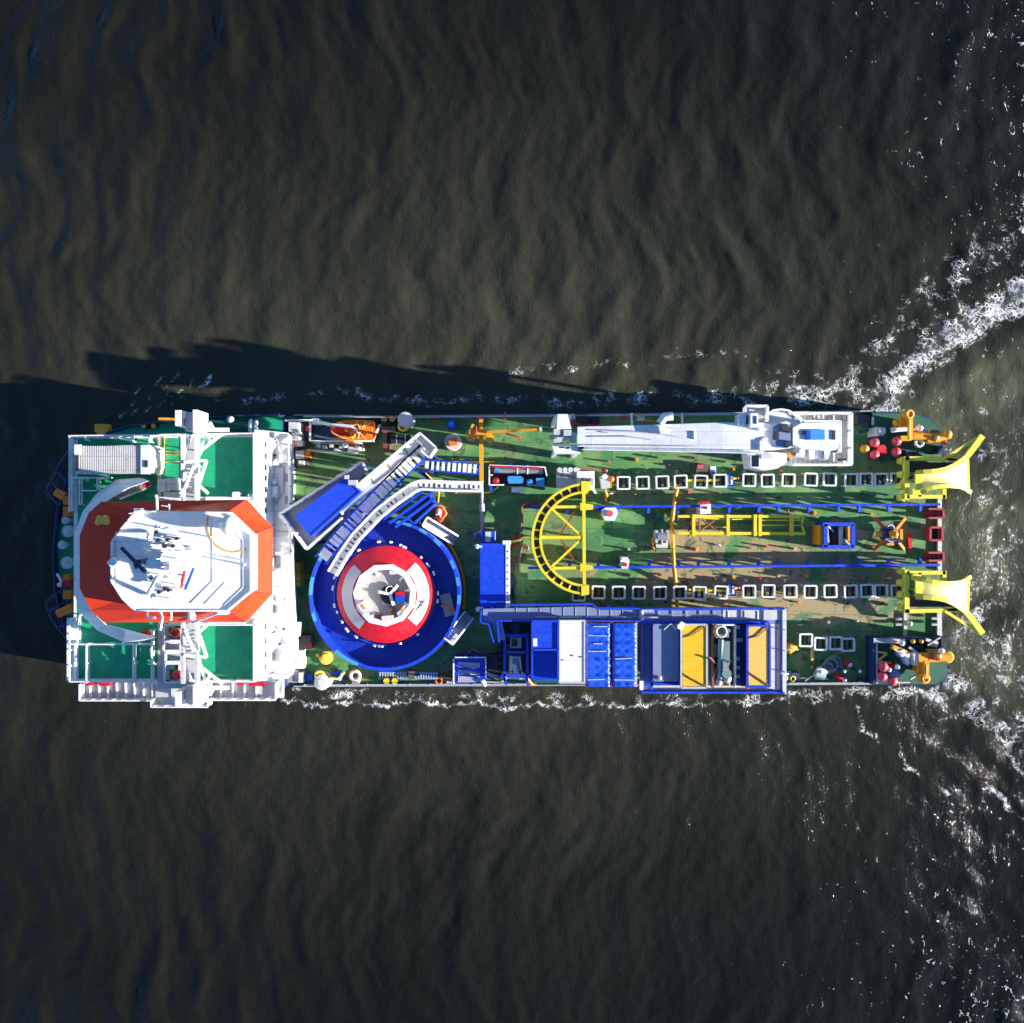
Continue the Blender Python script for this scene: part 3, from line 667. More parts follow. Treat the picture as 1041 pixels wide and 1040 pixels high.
# gear along the aft gallery of the deckhouse
q = MB(grey)
for y in (486, 508, 530, 668): q.box(289.5, y - 4, 292.5, y + 4, 6.03, 5.9)
q.build('vent_slot', ship)
q = MB(white)
for (x0, y0, x1, y1, h) in ((267, 447, 276, 456, 7.6), (284, 462, 291, 470, 7.0), (276, 494, 281, 505, 7.1), (270, 530, 276, 538, 6.8), (283, 520, 292, 528, 6.9), (286, 618, 294, 626, 7.0), (276, 644, 283, 652, 7.2), (286, 664, 294, 676, 7.3), (268, 676, 275, 684, 7.0)): q.prism([(x0 + 1, y0), (x1 - 1, y0), (x1, y0 + 1), (x1, y1 - 1), (x1 - 1, y1), (x0 + 1, y1), (x0, y1 - 1), (x0, y0 + 1)], h, 6)
q.build('deck_locker', ship)
q = MB(white)
q.rail([(262, 438), (296, 441.5), (296, 512), (297, 560), (301, 640), (302, 672), (296, 687), (262, 693)], 6.0, 1.1, 0.05, 1.8, 2); q.build('gallery_railing', ship)
q = MB(lgrey)
for pts in ([(274, 474, 6.15), (288, 474, 6.15), (288, 500, 6.15), (281, 512, 6.15)], [(272, 540, 6.1), (292, 541, 6.1)], [(279, 612, 6.1), (279, 640, 6.1), (292, 655, 6.1)], [(265.5, 470, 9.0), (265.5, 505, 9.0)], [(265.5, 640, 9.6), (265.5, 686, 9.6)], [(270, 452, 7.0), (282, 447, 7.2), (284, 455, 6.6)]): q.tube(pts, 0.09, 6)
q.build('pipe', ship)
q = MB(steel)
for k in range(9): q.bar((279, 566 + 1.4*k, 6.1 + 0.55*k), (285, 566 + 1.4*k, 6.1 + .55*k), 0.2, 0.05)
for x in (279, 285): q.bar((x, 566, 6.1), (x, 578, 11), 0.1, 0.2)
q.build('stair', ship)
# pad eyes, tie-downs and cleats along the working deck
rr = random.Random(21); pads = 0
for yb, x0, x1 in ((476, 620, 905), (503, 560, 905), (520, 610, 900), (556, 620, 900), (586, 620, 905), (611, 660, 905), (634, 800, 880), (468, 600, 755)):
    x = x0 + rr.uniform(0, 20)
    while x < x1 and pads < 88:
        y = yb + rr.uniform(-3, 3); q = MB(rr.choice((pink, offwhite, dark, amber, rust, dark, brown)))
        k = rr.random()
        if k < 0.45: q.box(x - 1.2, y - 0.8, x + 1.2, y + 0.8, 0.45, 0.02); q.cyl(x, y, 0.09, 0.75, 0.45, 6)
        elif k < 0.75: q.cyl(x, y, 0.2, 0.35, 0.02, 10); q.cyl(x, y, 0.1, 0.6, .35, 8)
        else: q.tube([(x - 2.5, y, .1), (x, y + rr.uniform(-1, 1), .4), (x + 2.5, y + rr.uniform(-1.5, 1.5), .1)], 0.08, 5)
        q.build_one('pad_eye', ship); pads += 1; x += rr.uniform(18, 36)

# ================================================================== CAROUSEL
cx, cy = 391.3, 604.8
car = thing('cable_carousel', 'big round blue cable carousel with red and white centre', 'carousel', cx, cy, 0.02)
HC = 6.0; R0 = M(76.8, HC)
q = MB(cblue); q.lathe(cx, cy, [(R0 - 0.1, 0.02), (R0, HC - 0.2), (R0, HC), (R0 - 0.28, HC), (R0 - 0.28, 4.45), (M(50, HC), 4.45)], 48, href=HC); q.build('tub', car)
q = MB(blue); c0_ = W(cx, cy, HC); n_ = 104; kind_ = [rnd.random() < 0.24 for _ in range(n_//2)]
for k in range(n_):
    a = 2*math.pi*k/n_; b_ = 2*math.pi*(k + 1)/n_; q.mat(lblue if kind_[k//2] else blue)
    P = [[c0_ + Vector((r_*math.cos(t_), r_*math.sin(t_), z_)) for r_, z_ in ((R0 - 0.30, 0.02), (R0 + 0.02, 0.02), (R0 + 0.02, 0.16), (R0 - 0.30, 0.16))] for t_ in (a, b_)]
    q.loft(P, caps=False)
q.build('rim_rail', car)
q = MB(white)
for k in range(34):
    a = 2*math.pi*k/34 + rnd.uniform(-.05, .05); c0_ = W(cx, cy, 5.45); rr = M(52, 5.2) + rnd.uniform(-0.05, 0.25)
    if rnd.random() < 0.75:
        p_ = c0_ + Vector((rr*math.cos(a), rr*math.sin(a), -0.2)); t_ = Vector((-math.sin(a), math.cos(a), 0)); q.bar(p_, p_ + t_*rnd.uniform(.2, .55) + Vector((0, 0, 0.1)), 0.2)
q.build('guide_shoe', car)
q = MB(cblue)
for k in (1, 4): q.torus(cx, cy, 4.42, M(75 - k*4.5, 5), 0.06, 72, 5)
q.build('coiled_cable', car)
q = MB(blue); q.torus(cx, cy, 4.85, M(51.3, 5), 0.12, 64, 6); q.build('inner_hoop', car)
q = MB(red); q.lathe(cx, cy, [(M(50, 5), 4.4), (M(49.5, 5), 5.35), (M(33, 6), 6.0)], 48, href=6); q.build('red_drum', car)
for name_, a0, a1 in (('white_sector', math.radians(136), math.radians(233)), ('white_sector', math.radians(-45), math.radians(47))):
    q = MB(lgrey if a0 > 0 else white); q.lathe(cx, cy, [(M(44.5, 5.35), 5.5), (M(44, 5.4), 5.62), (M(33, 6), 6.08)], 20, href=6, a0=a0, a1=a1); q.build(name_, car)
q = MB(white); q.lathe(cx, cy, [(M(32, 6.5), 5.9), (M(32, 6.5), 6.75), (M(26.5, 6.5), 6.75), (M(26, 6.5), 6.1)], 11, href=6.5, rot=0.2); q.build('hub_wall', car)
q = MB(beige); q.lathe(cx, cy, [(M(27, 6), 5.9), (M(26.5, 6), 6.15)], 24, href=6); q.build('hub_floor', car)
q = MB(white); 
for k in range(11):
    a = 0.2 + 2*math.pi*k/11; c0_ = W(cx, cy, 6.2)
    if k % 3 == 2: continue
    q.bar(c0_ + Vector((M(26, 6)*math.cos(a), M(26, 6)*math.sin(a), 0.45)), c0_ + Vector((M(21, 6)*math.cos(a), M(21, 6)*math.sin(a), 0)), 0.22, 0.2)
q.build('stiffener', car)
hx, hy = 396.5, 604
q = MB(black); q.lathe(hx, hy, [(M(9.5, 6), 6.1), (M(9.5, 6), 6.5)], 20, href=6); q.build('centre_well', car)
q = MB(white)
for k in range(3):
    a = math.radians(48 + 120*k); c0_ = W(hx, hy, 6.6); q.bar(c0_, c0_ + Vector((M(12, 6)*math.cos(a), M(12, 6)*math.sin(a), 0)), 0.3, 0.2)
q.torus(hx, hy - 4, 6.6, 0.42, 0.06, 16, 6)
q.build('spoke', car)
q = MB(blue); q.box(402, 606, 411, 612, 6.9, 6.15); q.mat(red).box(402, 602, 411, 606, 6.8, 6.15); q.build('slip_ring', car)
q = MB(offwhite); q.obox((366, 613), (374, 624), 8, 7.0, 6.15); q.box(404, 580, 396, 584, 6.7, 6.15); q.obox((388, 629), (400, 628), 5, 6.8, 6.15); q.obox((405, 625), (413, 616), 4, 6.7, 6.15)
q.mat(amber).obox((368, 615), (371, 619), 2, 7.04, 6.9); q.obox((408, 620), (410, 619), 3, 6.9, 6.15); q.mat(rust).obox((397, 616), (401, 627), 4, 6.5, 6.15); q.box(383, 624, 388, 628, 6.6, 6.15)
q.build('hub_cabinet', car)
q = MB(grey); q.obox((452, 604), (458, 626), 11, 4.8, 4.45); q.mat(orange).bar((448, 616, 4.9), (462, 619, 4.9), 0.15); q.build('access_hatch', car)
q = MB(lgrey); q.obox((424, 617), (432, 609), 4, 5.9, 5.6); q.mat(dark); q.tube([(419, 612, 6), (430, 611, 6), (428, 619, 6)], 0.06); q.tube([(423, 620, 6), (431, 612, 6)], 0.05); q.build('hub_ladder', car)

# ================================================================== LOADING TOWER beside the carousel
lt = thing('loading_platform', 'blue cabin on grey platform with white rim beside carousel', 'platform', 328, 515, 0.02)
PF = [(287, 522.5), (369, 470), (374, 478), (352, 498), (356, 522), (314, 558)]
HP = 7.5
q = MB(grey); q.prism(PF, HP, HP - 0.3); q.build('floor', lt)
q = MB(blue); q.prism([(300.5, 525), (351.5, 485.5), (366, 500), (316, 545)], HP + 2.6, HP); q.build('cabin', lt)
q = MB(blue); 
for a, b in (((300.5, 525), (351.5, 485.5)), ((351.5, 485.5), (366, 500)), ((366, 500), (316, 545)), ((316, 545), (300.5, 525))): q.bar((*a, HP + 2.63), (*b, HP + 2.63), 0.14, 0.1)
q.build('roof_trim', lt)
q = MB(white)
P = [(374, 478), (369, 470), (287, 522.5), (314, 558), (349, 527)]
q.rail(P, HP, 1.1, 0.1, 1.3, 2); wall(q, P, HP, HP + 0.35, 0.2); q.build('railing', lt)
q = MB(navy)
for (x, y) in ((292, 523), (366, 474), (314, 553), (350, 520)): q.bar((x, y, 7.4), (CX + (x - CX)*0.925, CY + (y - CY)*0.925, 0.0), 0.35)
q.build('column', lt)
q = MB(lgrey); q.box(354, 488, 363, 493, HP + 3.0, HP + 2.6); q.box(350, 483, 354, 487, HP + 3, HP + 2.6); q.build('roof_unit', lt)

wk = thing('elevated_walkway', 'grey elevated walkway with white railings and square end above carousel ladder', 'walkway', 395, 475, 0.02)
PW = [(428, 441), (444.5, 456), (437, 467), (429, 459), (347, 523), (341.5, 513.5)]
q = MB(lgrey); q.prism(PW, 8.2, 7.95); q.build('floor', wk)
q = MB(white); P = [(341.5, 513.5), (428, 441), (444.5, 456), (437.5, 466), (429, 459)]
q.rail(P, 8.2, 1.1, 0.1, 1.3, 2); wall(q, P, 8.2, 8.5, 0.2); wall(q, [(341.5, 513.5), (349, 523)], 8.2, 8.5, 0.2); q.build('railing', wk)
q = MB(dark)
for t in (0.2, 0.4, 0.6, 0.8): q.bar((341 + 86*t + 1.5, 513 - 72*t + 2, 8.22), (346 + 86*t, 520 - 72*t, 8.22), 0.05)
q.tube([(380, 492, 8.25), (398, 478, 8.25), (405, 470, 8.25), (420, 461, 8.25)], 0.05); q.build('floor_seam', wk)
q = MB(navy)
for (x, y) in ((350, 514), (395, 474), (432, 446), (438, 462)): q.bar((x, y, 8), (CX + (x - CX)*0.92, CY + (y - CY)*0.92, 0.0), 0.3)
q.build('column', wk)

def path_pts(pts, step):
    out = []; 
    for a, b in zip(pts[:-1], pts[1:]):
        L = math.dist(a, b); k = max(1, int(L/step))
        out += [((a[0] + (b[0]-a[0])*i/k), (a[1] + (b[1]-a[1])*i/k)) for i in range(k)]
    return out + [pts[-1]]
def trough(name, label, cat, pts, wpx, h, mrail, mrung, step, rw, floor=None, legs=(), jitter=0.0):
    t = thing(name, label, cat, *pts[len(pts)//2], 0.02)
    q = MB(mrail); P = [Vector(p) for p in pts]
    side = {1: [], -1: []}
    for i, p in enumerate(P):
        d = (P[min(i+1, len(P)-1)] - P[max(i-1, 0)]).normalized(); nn = Vector((-d.y, d.x))
        for sg in (1, -1): side[sg].append(p + nn*sg*wpx/2)
    for sg in (1, -1):
        for a, b in zip(side[sg][:-1], side[sg][1:]): q.bar((a.x, a.y, h), (b.x, b.y, h), 0.22, 0.6)
    q.build('side_beam', t)
    hr = h + 0.28; q = MB(mrung); pp_ = path_pts(pts, step) if rw else []
    for i in range(len(pp_) - 1):
        a = Vector(pp_[i]); d = (Vector(pp_[i+1]) - a).normalized(); nn = Vector((-d.y, d.x))*wpx*0.46
        j = rnd.uniform(-jitter, jitter); a = a + d*j
        q.bar((*(a + nn), hr), (*(a - nn), hr), rw*(1 + 1.2*rnd.uniform(-jitter, jitter)), 0.14)
    if rw: q.build('rung', t)
    if floor:
        q = MB(floor)
        for a, b in zip(pts[:-1], pts[1:]): q.obox(a, b, wpx*0.9, h - 0.1, h - 0.25)
        q.build('tray', t)
    q = MB(mrail)
    for (x, y) in legs: q.bar((x, y, h - 0.2), (CX + (x - CX)*(D - h)/D, CY + (y - CY)*(D - h)/D, 0.02), 0.25)
    if legs: q.build('leg', t)
    return t
trough('cable_ladder', 'curved blue cable ladder with white rungs running diagonally past the blue cabin', 'cable ladder', [(432, 457), (418, 470), (398, 490), (378, 510), (358, 531), (340, 552), (326, 570)], 12, 7.9, blue, white, 4.9, 0.36, None, [(430, 460), (398, 490), (345, 546)], 0.5)
trough('cable_ladder', 'straight blue cable ladder with white rungs ending at yellow crane column', 'cable ladder', [(434, 473), (462, 475), (488, 477)], 9.5, 5.6, blue, white, 5.0, 0.3, None, [(440, 474), (484, 477)], 0.3)
trough('cable_trough', 'white perforated cable trough bending from carousel towards deck machinery', 'cable trough', [(491, 495), (460, 494.5), (428, 493), (420, 496), (400, 510), (385, 522), (362, 546), (348, 566), (338, 583)], 9, 8.6, white, dark, 4.6, 0.0, white, [(485, 495), (440, 494), (350, 562)], 0.2)
slot_path = path_pts([(489, 495), (460, 494.5), (428, 493), (420, 496), (400, 510), (385, 522), (362, 546), (348, 566), (340, 580)], 4.7)
ct = bpy.data.objects['cable_trough']
for a, b in zip(slot_path[:-1], slot_path[1:]):
    if rnd.random() < 0.8:
        d = (Vector(b) - Vector(a)).normalized(); c_ = Vector(a) + d*1.5; e_ = c_ + d*rnd.uniform(1.0, 2.2)
        q = MB(dark); q.obox(tuple(c_), tuple(e_), rnd.choice((3.0, 3.8, 5.2)), 8.53, 8.45); q.build('slot', ct)
# blue frame carrying the trough
fr_ = thing('support_frame', 'blue steel frame of parallel beams beneath white cable trough', 'frame', 400, 525, 0.02)
for a, b in (((390, 528), (436, 495)), ((396, 532), (440, 500)), ((402, 536), (442, 506)), ((382, 500), (432, 468)), ((376, 505), (392, 494)), ((440, 490), (424, 478)), ((330, 562), (382, 502)), ((352, 560), (366, 545)), ((430, 480), (441, 492)), ((436, 462), (427, 456))):
    q = MB(blue); q.bar((*a, 6.6), (*b, 6.6), 0.26, 0.5); q.build('beam', fr_)
q = MB(slate); q.prism([(358, 520), (376, 504), (384, 512), (366, 530)], 6.9, 6.5); q.mat(beige).prism([(366, 524), (372, 519), (376, 524), (370, 529)], 7.1, 6.4); q.mat(offwhite).sphere(364.5, 530, 7.3, 0.3, 10); q.build('roller_bed', fr_)
q = MB(navy)
for (x, y) in ((392, 528), (438, 500), (380, 504), (436, 478)): q.bar((x, y, 6.4), (CX + (x - CX)*0.936, CY + (y - CY)*0.936, 0.02), 0.3)
q.build('leg', fr_)
sk = thing('spares_bin', 'open dark green bin with blue rim next to carousel edge', 'bin', 428, 517, 0.02)
q = MB(dgreen); q.prism([(415, 524), (436, 505.5), (442, 512), (422, 531)], 5.6, 4.8); q.build('floor', sk)
q = MB(blue)
BP = [(414, 524), (436, 504.5), (443.5, 512), (422, 532), (414, 524)]
wall(q, BP, 4.8, 6.4, 0.18); q.build('side_wall', sk)
q = MB(navy)
for x, y in BP[:4]: q.bar((x, y, 4.9), (CX + (x - CX)*0.95, CY + (y - CY)*0.95, 0.02), 0.25)
q.build('leg', sk)
def gangway(label, a, b, wpx, h0, h1, hook):
    g = thing('gangway', label, 'gangway', *a, 0.02, 'gangways at the carousel')
    a = Vector(a); b = Vector(b); d = (b - a).normalized(); nn = Vector((-d.y, d.x))*wpx/2
    q = MB(grey); P = [W(*(a + nn), h0), W(*(b + nn), h1), W(*(b - nn), h1), W(*(a - nn), h0)]
    q.loft([[p - Vector((0, 0, .15)) for p in P], P]); q.build('tread_deck', g)
    q = MB(lgrey); k = 9
    for i in range(1, k):
        c = a + (b - a)*i/k; h = h0 + (h1 - h0)*i/k; q.bar((*(c + nn), h + 0.03), (*(c - nn), h + 0.03), 0.06, 0.05)
    q.build('tread', g)
    q = MB(white)
    for sg in (1, -1):
        for z in (0.55, 1.1): q.bar((*(a + nn*sg), h0 + z), (*(b + nn*sg), h1 + z), 0.16)
        for i in range(6):
            c = a + nn*sg + (b - a)*i/5; h = h0 + (h1-h0)*i/5; q.bar((c.x, c.y, h), (c.x, c.y, h + 1.1), 0.1)
    q.bar((*(a + nn), h0 + 1.1), (*(a - nn), h0 + 1.1), 0.16); q.build('handrail', g)
gangway('grey gangway stair with white handrails near the red pump and white trough', (432, 530), (463, 549), 10, 4.5, 1.2, 0)
gangway('grey gangway stair with white handrails below carousel hatch beside blue walkway', (456, 652), (477, 625), 11, 5.0, 1.4, 0)

# ================================================================== DECK CRANE (white)
cr = thing('deck_crane', 'long white deck crane with its boom lowered along the ship side', 'crane', 798, 441, 0.02)
HB = 11.0
q = MB(white); q.lathe(797, 441, [(2.3, 0.02), (2.1, 8.0), (2.4, 8.6), (2.4, 9.2)], 28, href=9.2); q.build('pedestal', cr)
q = MB(white)
q.loft([[W(587, 434, HB - 1.2), W(587, 434, HB), W(587, 454, HB), W(587, 454, HB - 1.2)], [W(660, 432, HB - 1.6), W(660, 432, HB + 0.3), W(660, 455, HB + 0.3), W(660, 455, HB - 1.6)],
        [W(735, 429.5, HB - 1.6), W(735, 429.5, HB + 0.8), W(735, 456.5, HB + 0.8), W(735, 456.5, HB - 1.6)], [W(776, 430, HB - 1.2), W(776, 430, HB + 0.9), W(776, 457, HB + 0.9), W(776, 457, HB - 1.2)]])
boom = q.build('boom', cr)
q = MB(white); q.bar((590, 455.5, HB - 0.6), (775, 459.5, HB + 0.2), 0.35, 0.12); q.bar((592, 457, HB + 0.3), (775, 461, HB + 0.9), 0.09)
for k in range(20): x = 592 + 183*k/19; q.bar((x, 457 + 4*k/19, HB - 0.5 + 0.04*k), (x, 457 + 4*k/19, HB + 0.3 + 0.03*k), 0.07)
q.build('boom_walkway', boom)
q = MB(lgrey)
for pts in ([(600, 437), (645, 439), (662, 440.5)], [(600, 444), (640, 444), (662, 447)], [(673, 435), (706, 437.5), (706, 447.5), (673, 441)], [(612, 439), (618, 440)], [(590, 452.5), (774, 454.5)]):
    P = [(x, y, HB + 0.05 + 0.8*(max(0, min(1, (x - 587)/150)))) for x, y in pts]; q.tube(P, 0.07, 5)
q.build('hydraulic_line', boom)
q = MB(white); q.bar((672, 433.5, HB + 0.7), (674, 441, HB + 0.7), 0.5, 0.4); q.tube([(671, 430, HB + 0.3), (676, 423.5, HB + 0.6), (684, 423, HB + 0.6)], 0.42, 8); q.build('jib_cylinder', boom)
# slewing house
q = MB(white); q.prism([(762, 434), (775, 429.5), (786, 432), (800, 428), (806, 432), (806, 455), (790, 457), (772, 457)], 11.6, 9.2); q.build('slew_column', cr)
q = MB(slate); q.prism([(786, 434), (792, 430.5), (801, 431), (806, 437), (806, 450), (801, 455.5), (791, 455), (785.5, 449)], 11.75, 11.4); q.mat(dark); q.prism([(788, 440), (792, 438), (792, 448), (788, 447)], 11.9, 11.6); q.prism([(798, 450), (804, 448), (805, 453), (800, 455)], 12.0, 11.6); q.cyl(798, 434.5, 0.35, 12.2, 11.6, 12); q.cyl(803, 437, 0.3, 12.0, 11.6, 12); q.build('winch_bay', cr)
q = MB(white); q.prism([(806, 435), (815, 430), (851, 429), (854, 433), (854, 452), (850, 457.5), (840, 458), (815, 456), (806, 452)], 11.8, 9.3); mh = q.build('machinery_house', cr)
q = MB(lblue); q.box(820, 437, 838.5, 447, 11.95, 11.7); q.mat(blue); q.box(820, 437, 824, 447, 11.98, 11.7); q.build('roof_cover', mh)
q = MB(dark); q.box(846.5, 437.5, 849.3, 447, 11.9, 11.7); q.box(815.5, 438, 818, 442, 11.9, 11.7); q.build('roof_vent', mh)
q = MB(white); q.prism([(822, 456), (829, 456), (828, 467), (823, 467)], 10.6, 9.5); q.prism([(838, 456), (845, 456), (842, 467), (838.5, 467)], 10.6, 9.5); q.prism([(831, 458), (836, 458), (835, 466), (832, 466)], 10.4, 9.5); q.hcyl((808, 460, 10), (816, 462, 10), 0.6, 12); q.mat(amber).box(802, 460, 808, 464, 10.4, 9.6); q.mat(offwhite); q.sphere(812, 456, 10.4, 0.55, 10); q.build('counterweight', mh)
cab = MB(white); cab.prism([(760.5, 460.5), (786, 459.5), (800, 461), (800, 470), (790, 476.5), (776, 478), (763, 475)], 10.6, 8.0); cab_o = cab.build('operator_cab', cr)
q = MB(glass); q.box(764.5, 463, 771.5, 474.5, 10.68, 10.4); q.build('window', cab_o)
q = MB(lgrey); q.box(774, 461, 785, 466, 10.75, 10.5); q.bar((763, 460, 11.2), (763, 476, 11.2), 0.15); q.build('roof_panel', cab_o)
q = MB(white); q.bar((774, 448, 11.9), (774, 460, 11.9), 0.4); q.bar((774, 448, 11.9), (780, 446, 11.9), 0.3); q.bar((774, 430, 12), (774, 438, 12), 0.35); q.build('guide_arm', cr)
q = MB(white)
q.rail([(754, 431), (755, 414), (777, 414), (777, 428)], 11.0, 1.1, 0.11, 1.2, 2); q.box(751.5, 421, 758, 432, 12.6, 10.8); q.box(763, 420, 771, 434, 12.9, 10.8); q.mat(dark); q.box(757.5, 422, 760, 431, 12.0, 10.9); q.box(767.3, 423, 769.2, 431, 12.96, 12.5); q.mat(white); q.build('luffing_winch', cr)
q = MB(lgrey); q.box(755.5, 414.5, 776.5, 428, 11.0, 10.8); q.lathe(789, 431, [(M(15, 11), 10.6), (M(15, 11), 10.75)], 24, href=10.7, a0=0.2, a1=math.pi - 0.2); q.build('service_platform', cr)
q = MB(white)
P = [(778, 422), (783, 418.5), (791, 417.5), (799, 419), (805, 424), (811, 429)]; q.rail(P, 10.7, 1.1, 0.1, 1.0, 2); wall(q, P, 10.6, 11.0, 0.2); q.build('platform_railing', cr)
# crane foundation grating
fd = thing('crane_walkway', 'rectangular pale grated walkway with white railing around the crane base', 'walkway', 832, 446, 0.02)
q = MB(offwhite); q.box(803, 421.5, 862, 429, 6.2, 6.05); q.box(851.5, 429.05, 862, 466, 6.2, 6.05); q.box(803, 460, 851.4, 473, 6.2, 6.05); q.build('floor', fd)
q = MB(white); P = [(803, 421), (862, 421), (862, 473), (803, 473)]; q.rail(P, 6.2, 1.1, 0.1, 1.4, 2); wall(q, P, 6.2, 6.5, 0.2); q.rail([(803, 429), (851, 429), (851, 460)], 6.2, 1.1, 0.06, 1.6, 2); q.build('railing', fd)
q = MB(grey)
for x in range(806, 862, 5): q.bar((x, 422, 6.23), (x, 428, 6.23), 0.06, 0.04); q.bar((x, 461, 6.23), (x, 472, 6.23), 0.06, 0.04)
q.build('grating_bar', fd)
q = MB(white)
for (x, y) in ((806, 424), (859, 424), (859, 470), (806, 470)): q.bar((x, y, 6), (CX + (x - CX)*0.938, CY + (y - CY)*0.938, 0.02), 0.35)
q.build('leg', fd)
# boom rest
rs = thing('boom_rest', 'white boom rest frame cradling the crane boom tip', 'boom rest', 575, 444, 0.02)
q = MB(white); q.prism([(567, 421), (577, 421), (581, 436), (566, 436)], 11.0, 9.0); q.prism([(561, 452), (590, 452), (590, 461), (564, 461)], 10.4, 9.2); q.build('saddle', rs)
q = MB(lgrey); q.box(563, 436, 571, 442, 10.8, 9.0); q.box(573, 437, 581, 443, 10.9, 9.0); q.box(580, 440, 586, 449, 10.6, 9.0); q.hcyl((558, 444.5, 10), (564, 445, 10), 0.25); q.hcyl((566, 445, 10.3), (584, 443, 10.3), 0.35); q.box(563, 446, 572, 450, 10.6, 9); q.build('sheave_block', rs)
q = MB(dark); q.box(569, 443, 581, 444.5, 10.75, 10.2); q.box(569.5, 454.3, 574, 455.6, 10.44, 10.3); q.box(576, 454.5, 579, 456.5, 10.44, 10.3); q.cyl(591, 456.5, 0.3, 10.6, 10.2, 12); q.build('slot', rs)
q = MB(white)
for (x, y) in ((566, 424), (578, 424), (566, 458), (588, 458)): q.bar((x, y, 9.2), (CX + (x - CX)*0.908, CY + (y - CY)*0.908, 0.02), 0.4)
q.build('post', rs)

# ================================================================== YELLOW QUADRANT
qd = thing('cable_quadrant', 'yellow half round cable quadrant frame lying on the deck', 'cable quadrant', 575, 548, 0.02)
QC = (597, 547.8); HQ = 2.2
def arc(R, a0=90, a1=270, k=36): return [(QC[0] + R*math.cos(math.radians(a0 + (a1-a0)*i/k)), QC[1] - R*math.sin(math.radians(a0 + (a1-a0)*i/k))) for i in range(k + 1)]
q = MB(yellow)
for R_ in (56.0, 55.2): 
    P = arc(R_)
for R_, t_ in ((55.6, 0.26), (47.6, 0.26)):
    P = arc(R_)
    for a, b in zip(P[:-1], P[1:]): q.bar((*a, HQ), (*b, HQ), t_, 0.9)
q.build('arc_rail', qd)
q = MB(yellow)
for i in range(0, 37, 2):
    a, b = arc(47.6)[i], arc(55.6)[i]; q.bar((*a, HQ + 0.1), (*b, HQ + 0.1), 0.2, 0.3)
q.build('rung', qd); q = MB(yellow); q.prism([(591, 489), (600, 489.5), (600, 499), (591, 500)], HQ + 0.5, HQ - 0.4); q.prism([(591, 596), (599, 595), (599, 604), (591, 606)], HQ + 0.5, HQ - 0.4)
q.build('bracket', qd)
q = MB(navy); P = arc(51.6)
for i in range(1, 36): 
    if i % 2: q.obox(P[i-1], P[i+1], 6.2, HQ - 0.1, HQ - 0.25)
q.build('roller_pad', qd)
q = MB(yellow); q.bar((593.3, 494, HQ), (594, 602, HQ), 0.34, 0.5); q.bar((562, 515.5, HQ), (602, 515, HQ), 0.3, 0.4); q.bar((549, 546.3, HQ), (591, 546.3, HQ), 0.34, 0.4); q.bar((562, 577.5, HQ), (602, 577, HQ), 0.3, 0.4); q.build('beam', qd)
q = MB(yellow); q.bar((561, 517, HQ), (591, 545, HQ), 0.24, 0.3); q.bar((591, 548, HQ), (561, 576, HQ), 0.24, 0.3); q.prism([(590, 511), (603, 513), (603, 518), (590, 519)], HQ + 0.32, HQ - 0.2); q.prism([(590, 573), (603, 575), (603, 579), (590, 581)], HQ + 0.32, HQ - 0.2); q.build('brace', qd)
q = MB(yellow)
for (x, y) in ((594, 495), (594, 601), (562, 516), (562, 577), (546, 547), (594, 547)): q.bar((x, y, HQ - 0.2), (x, y, 0.02), 0.26)
q.build('leg', qd)
q = MB(orange); q.tube([(584, 520, 2), (568, 545, 1.2), (584, 570, 2)], .1); q.build('prop', qd)
q = MB(lemon); q.tube([(545, 546.5, HQ), (533, 546, 1.4), (528, 549, 0.9), (519, 551, 0.5)], 0.12); q.build('tow_arm', qd)

# ================================================================== BLUE GUARD RAILS
def barrier(label, x0, y0, x1, y1, sy, posts):
    t = thing('guard_rail', label, 'guard rail', (x0 + x1)/2, (y0 + y1)/2, 0.02)
    H = 1.9; yy = lambda x: y0 + (y1 - y0)*(x - x0)/(x1 - x0)
    q = MB(blue); q.bar((x0, y0, H), (x1, y1, H), 0.26, 0.45); q.build('top_beam', t)
    q = MB(blue); q.bar((x0, y0, H - 0.9), (x1, y1, H - 0.9), 0.1, 0.15); q.build('lower_beam', t)
    for x in posts:
        q = MB(blue); q.bar((x, yy(x) + sy*0.6, H - 0.1), (x, yy(x) + sy*6, 0.9), 0.3, 0.3); q.bar((x, yy(x) + sy*6, 0.9), (x, yy(x) + sy*6, 0.02), 0.26); q.bar((x, yy(x), H - 0.1), (x, yy(x), 0.02), 0.2); q.build('post', t)
barrier('long blue guard rail on the crane side of deck', 537, 515.6, 955, 512.8, 1, (577, 612, 659, 689, 741, 771, 791, 822, 852, 873, 903, 935))
barrier('long blue guard rail on the container side of deck', 537, 577.4, 955, 574.2, -1, (579, 608, 660, 690, 710, 741, 771, 791, 822, 853, 873, 903, 935))

# ================================================================== WHITE ROLLER FRAMES
def roller(label, px, py, group):
    t = thing('cable_support', label, 'cable support', px, py, 0.02, group); H = 1.25; s = 6.1
    q = MB(white); c = [(px - s, py - s), (px + s, py - s), (px + s, py + s), (px - s, py + s)]
    for k in range(4): q.bar((*c[k], H), (*c[(k+1) % 4], H), 0.18, 0.2)
    q.build('top_frame', t)
    for k in range(4): q = MB(white); q.bar((*c[k], H - .05), (CX + (c[k][0]-CX)*(D-H)/D, CY + (c[k][1]-CY)*(D-H)/D, 0.02), 0.1); q.build('leg', t)
    for x in (px - 3, px + 3): q = MB(black); q.hcyl((x, py - 5, 0.75), (x, py + 5, 0.75), 0.16, 10); q.build('roller', t)
    q = MB(pink); q.box(px - 8.2, py - 7.4, px - 6.8, py - 6.2, 1.2, 0.9); q.build('handle', t)
    return t
jit = random.Random(5)
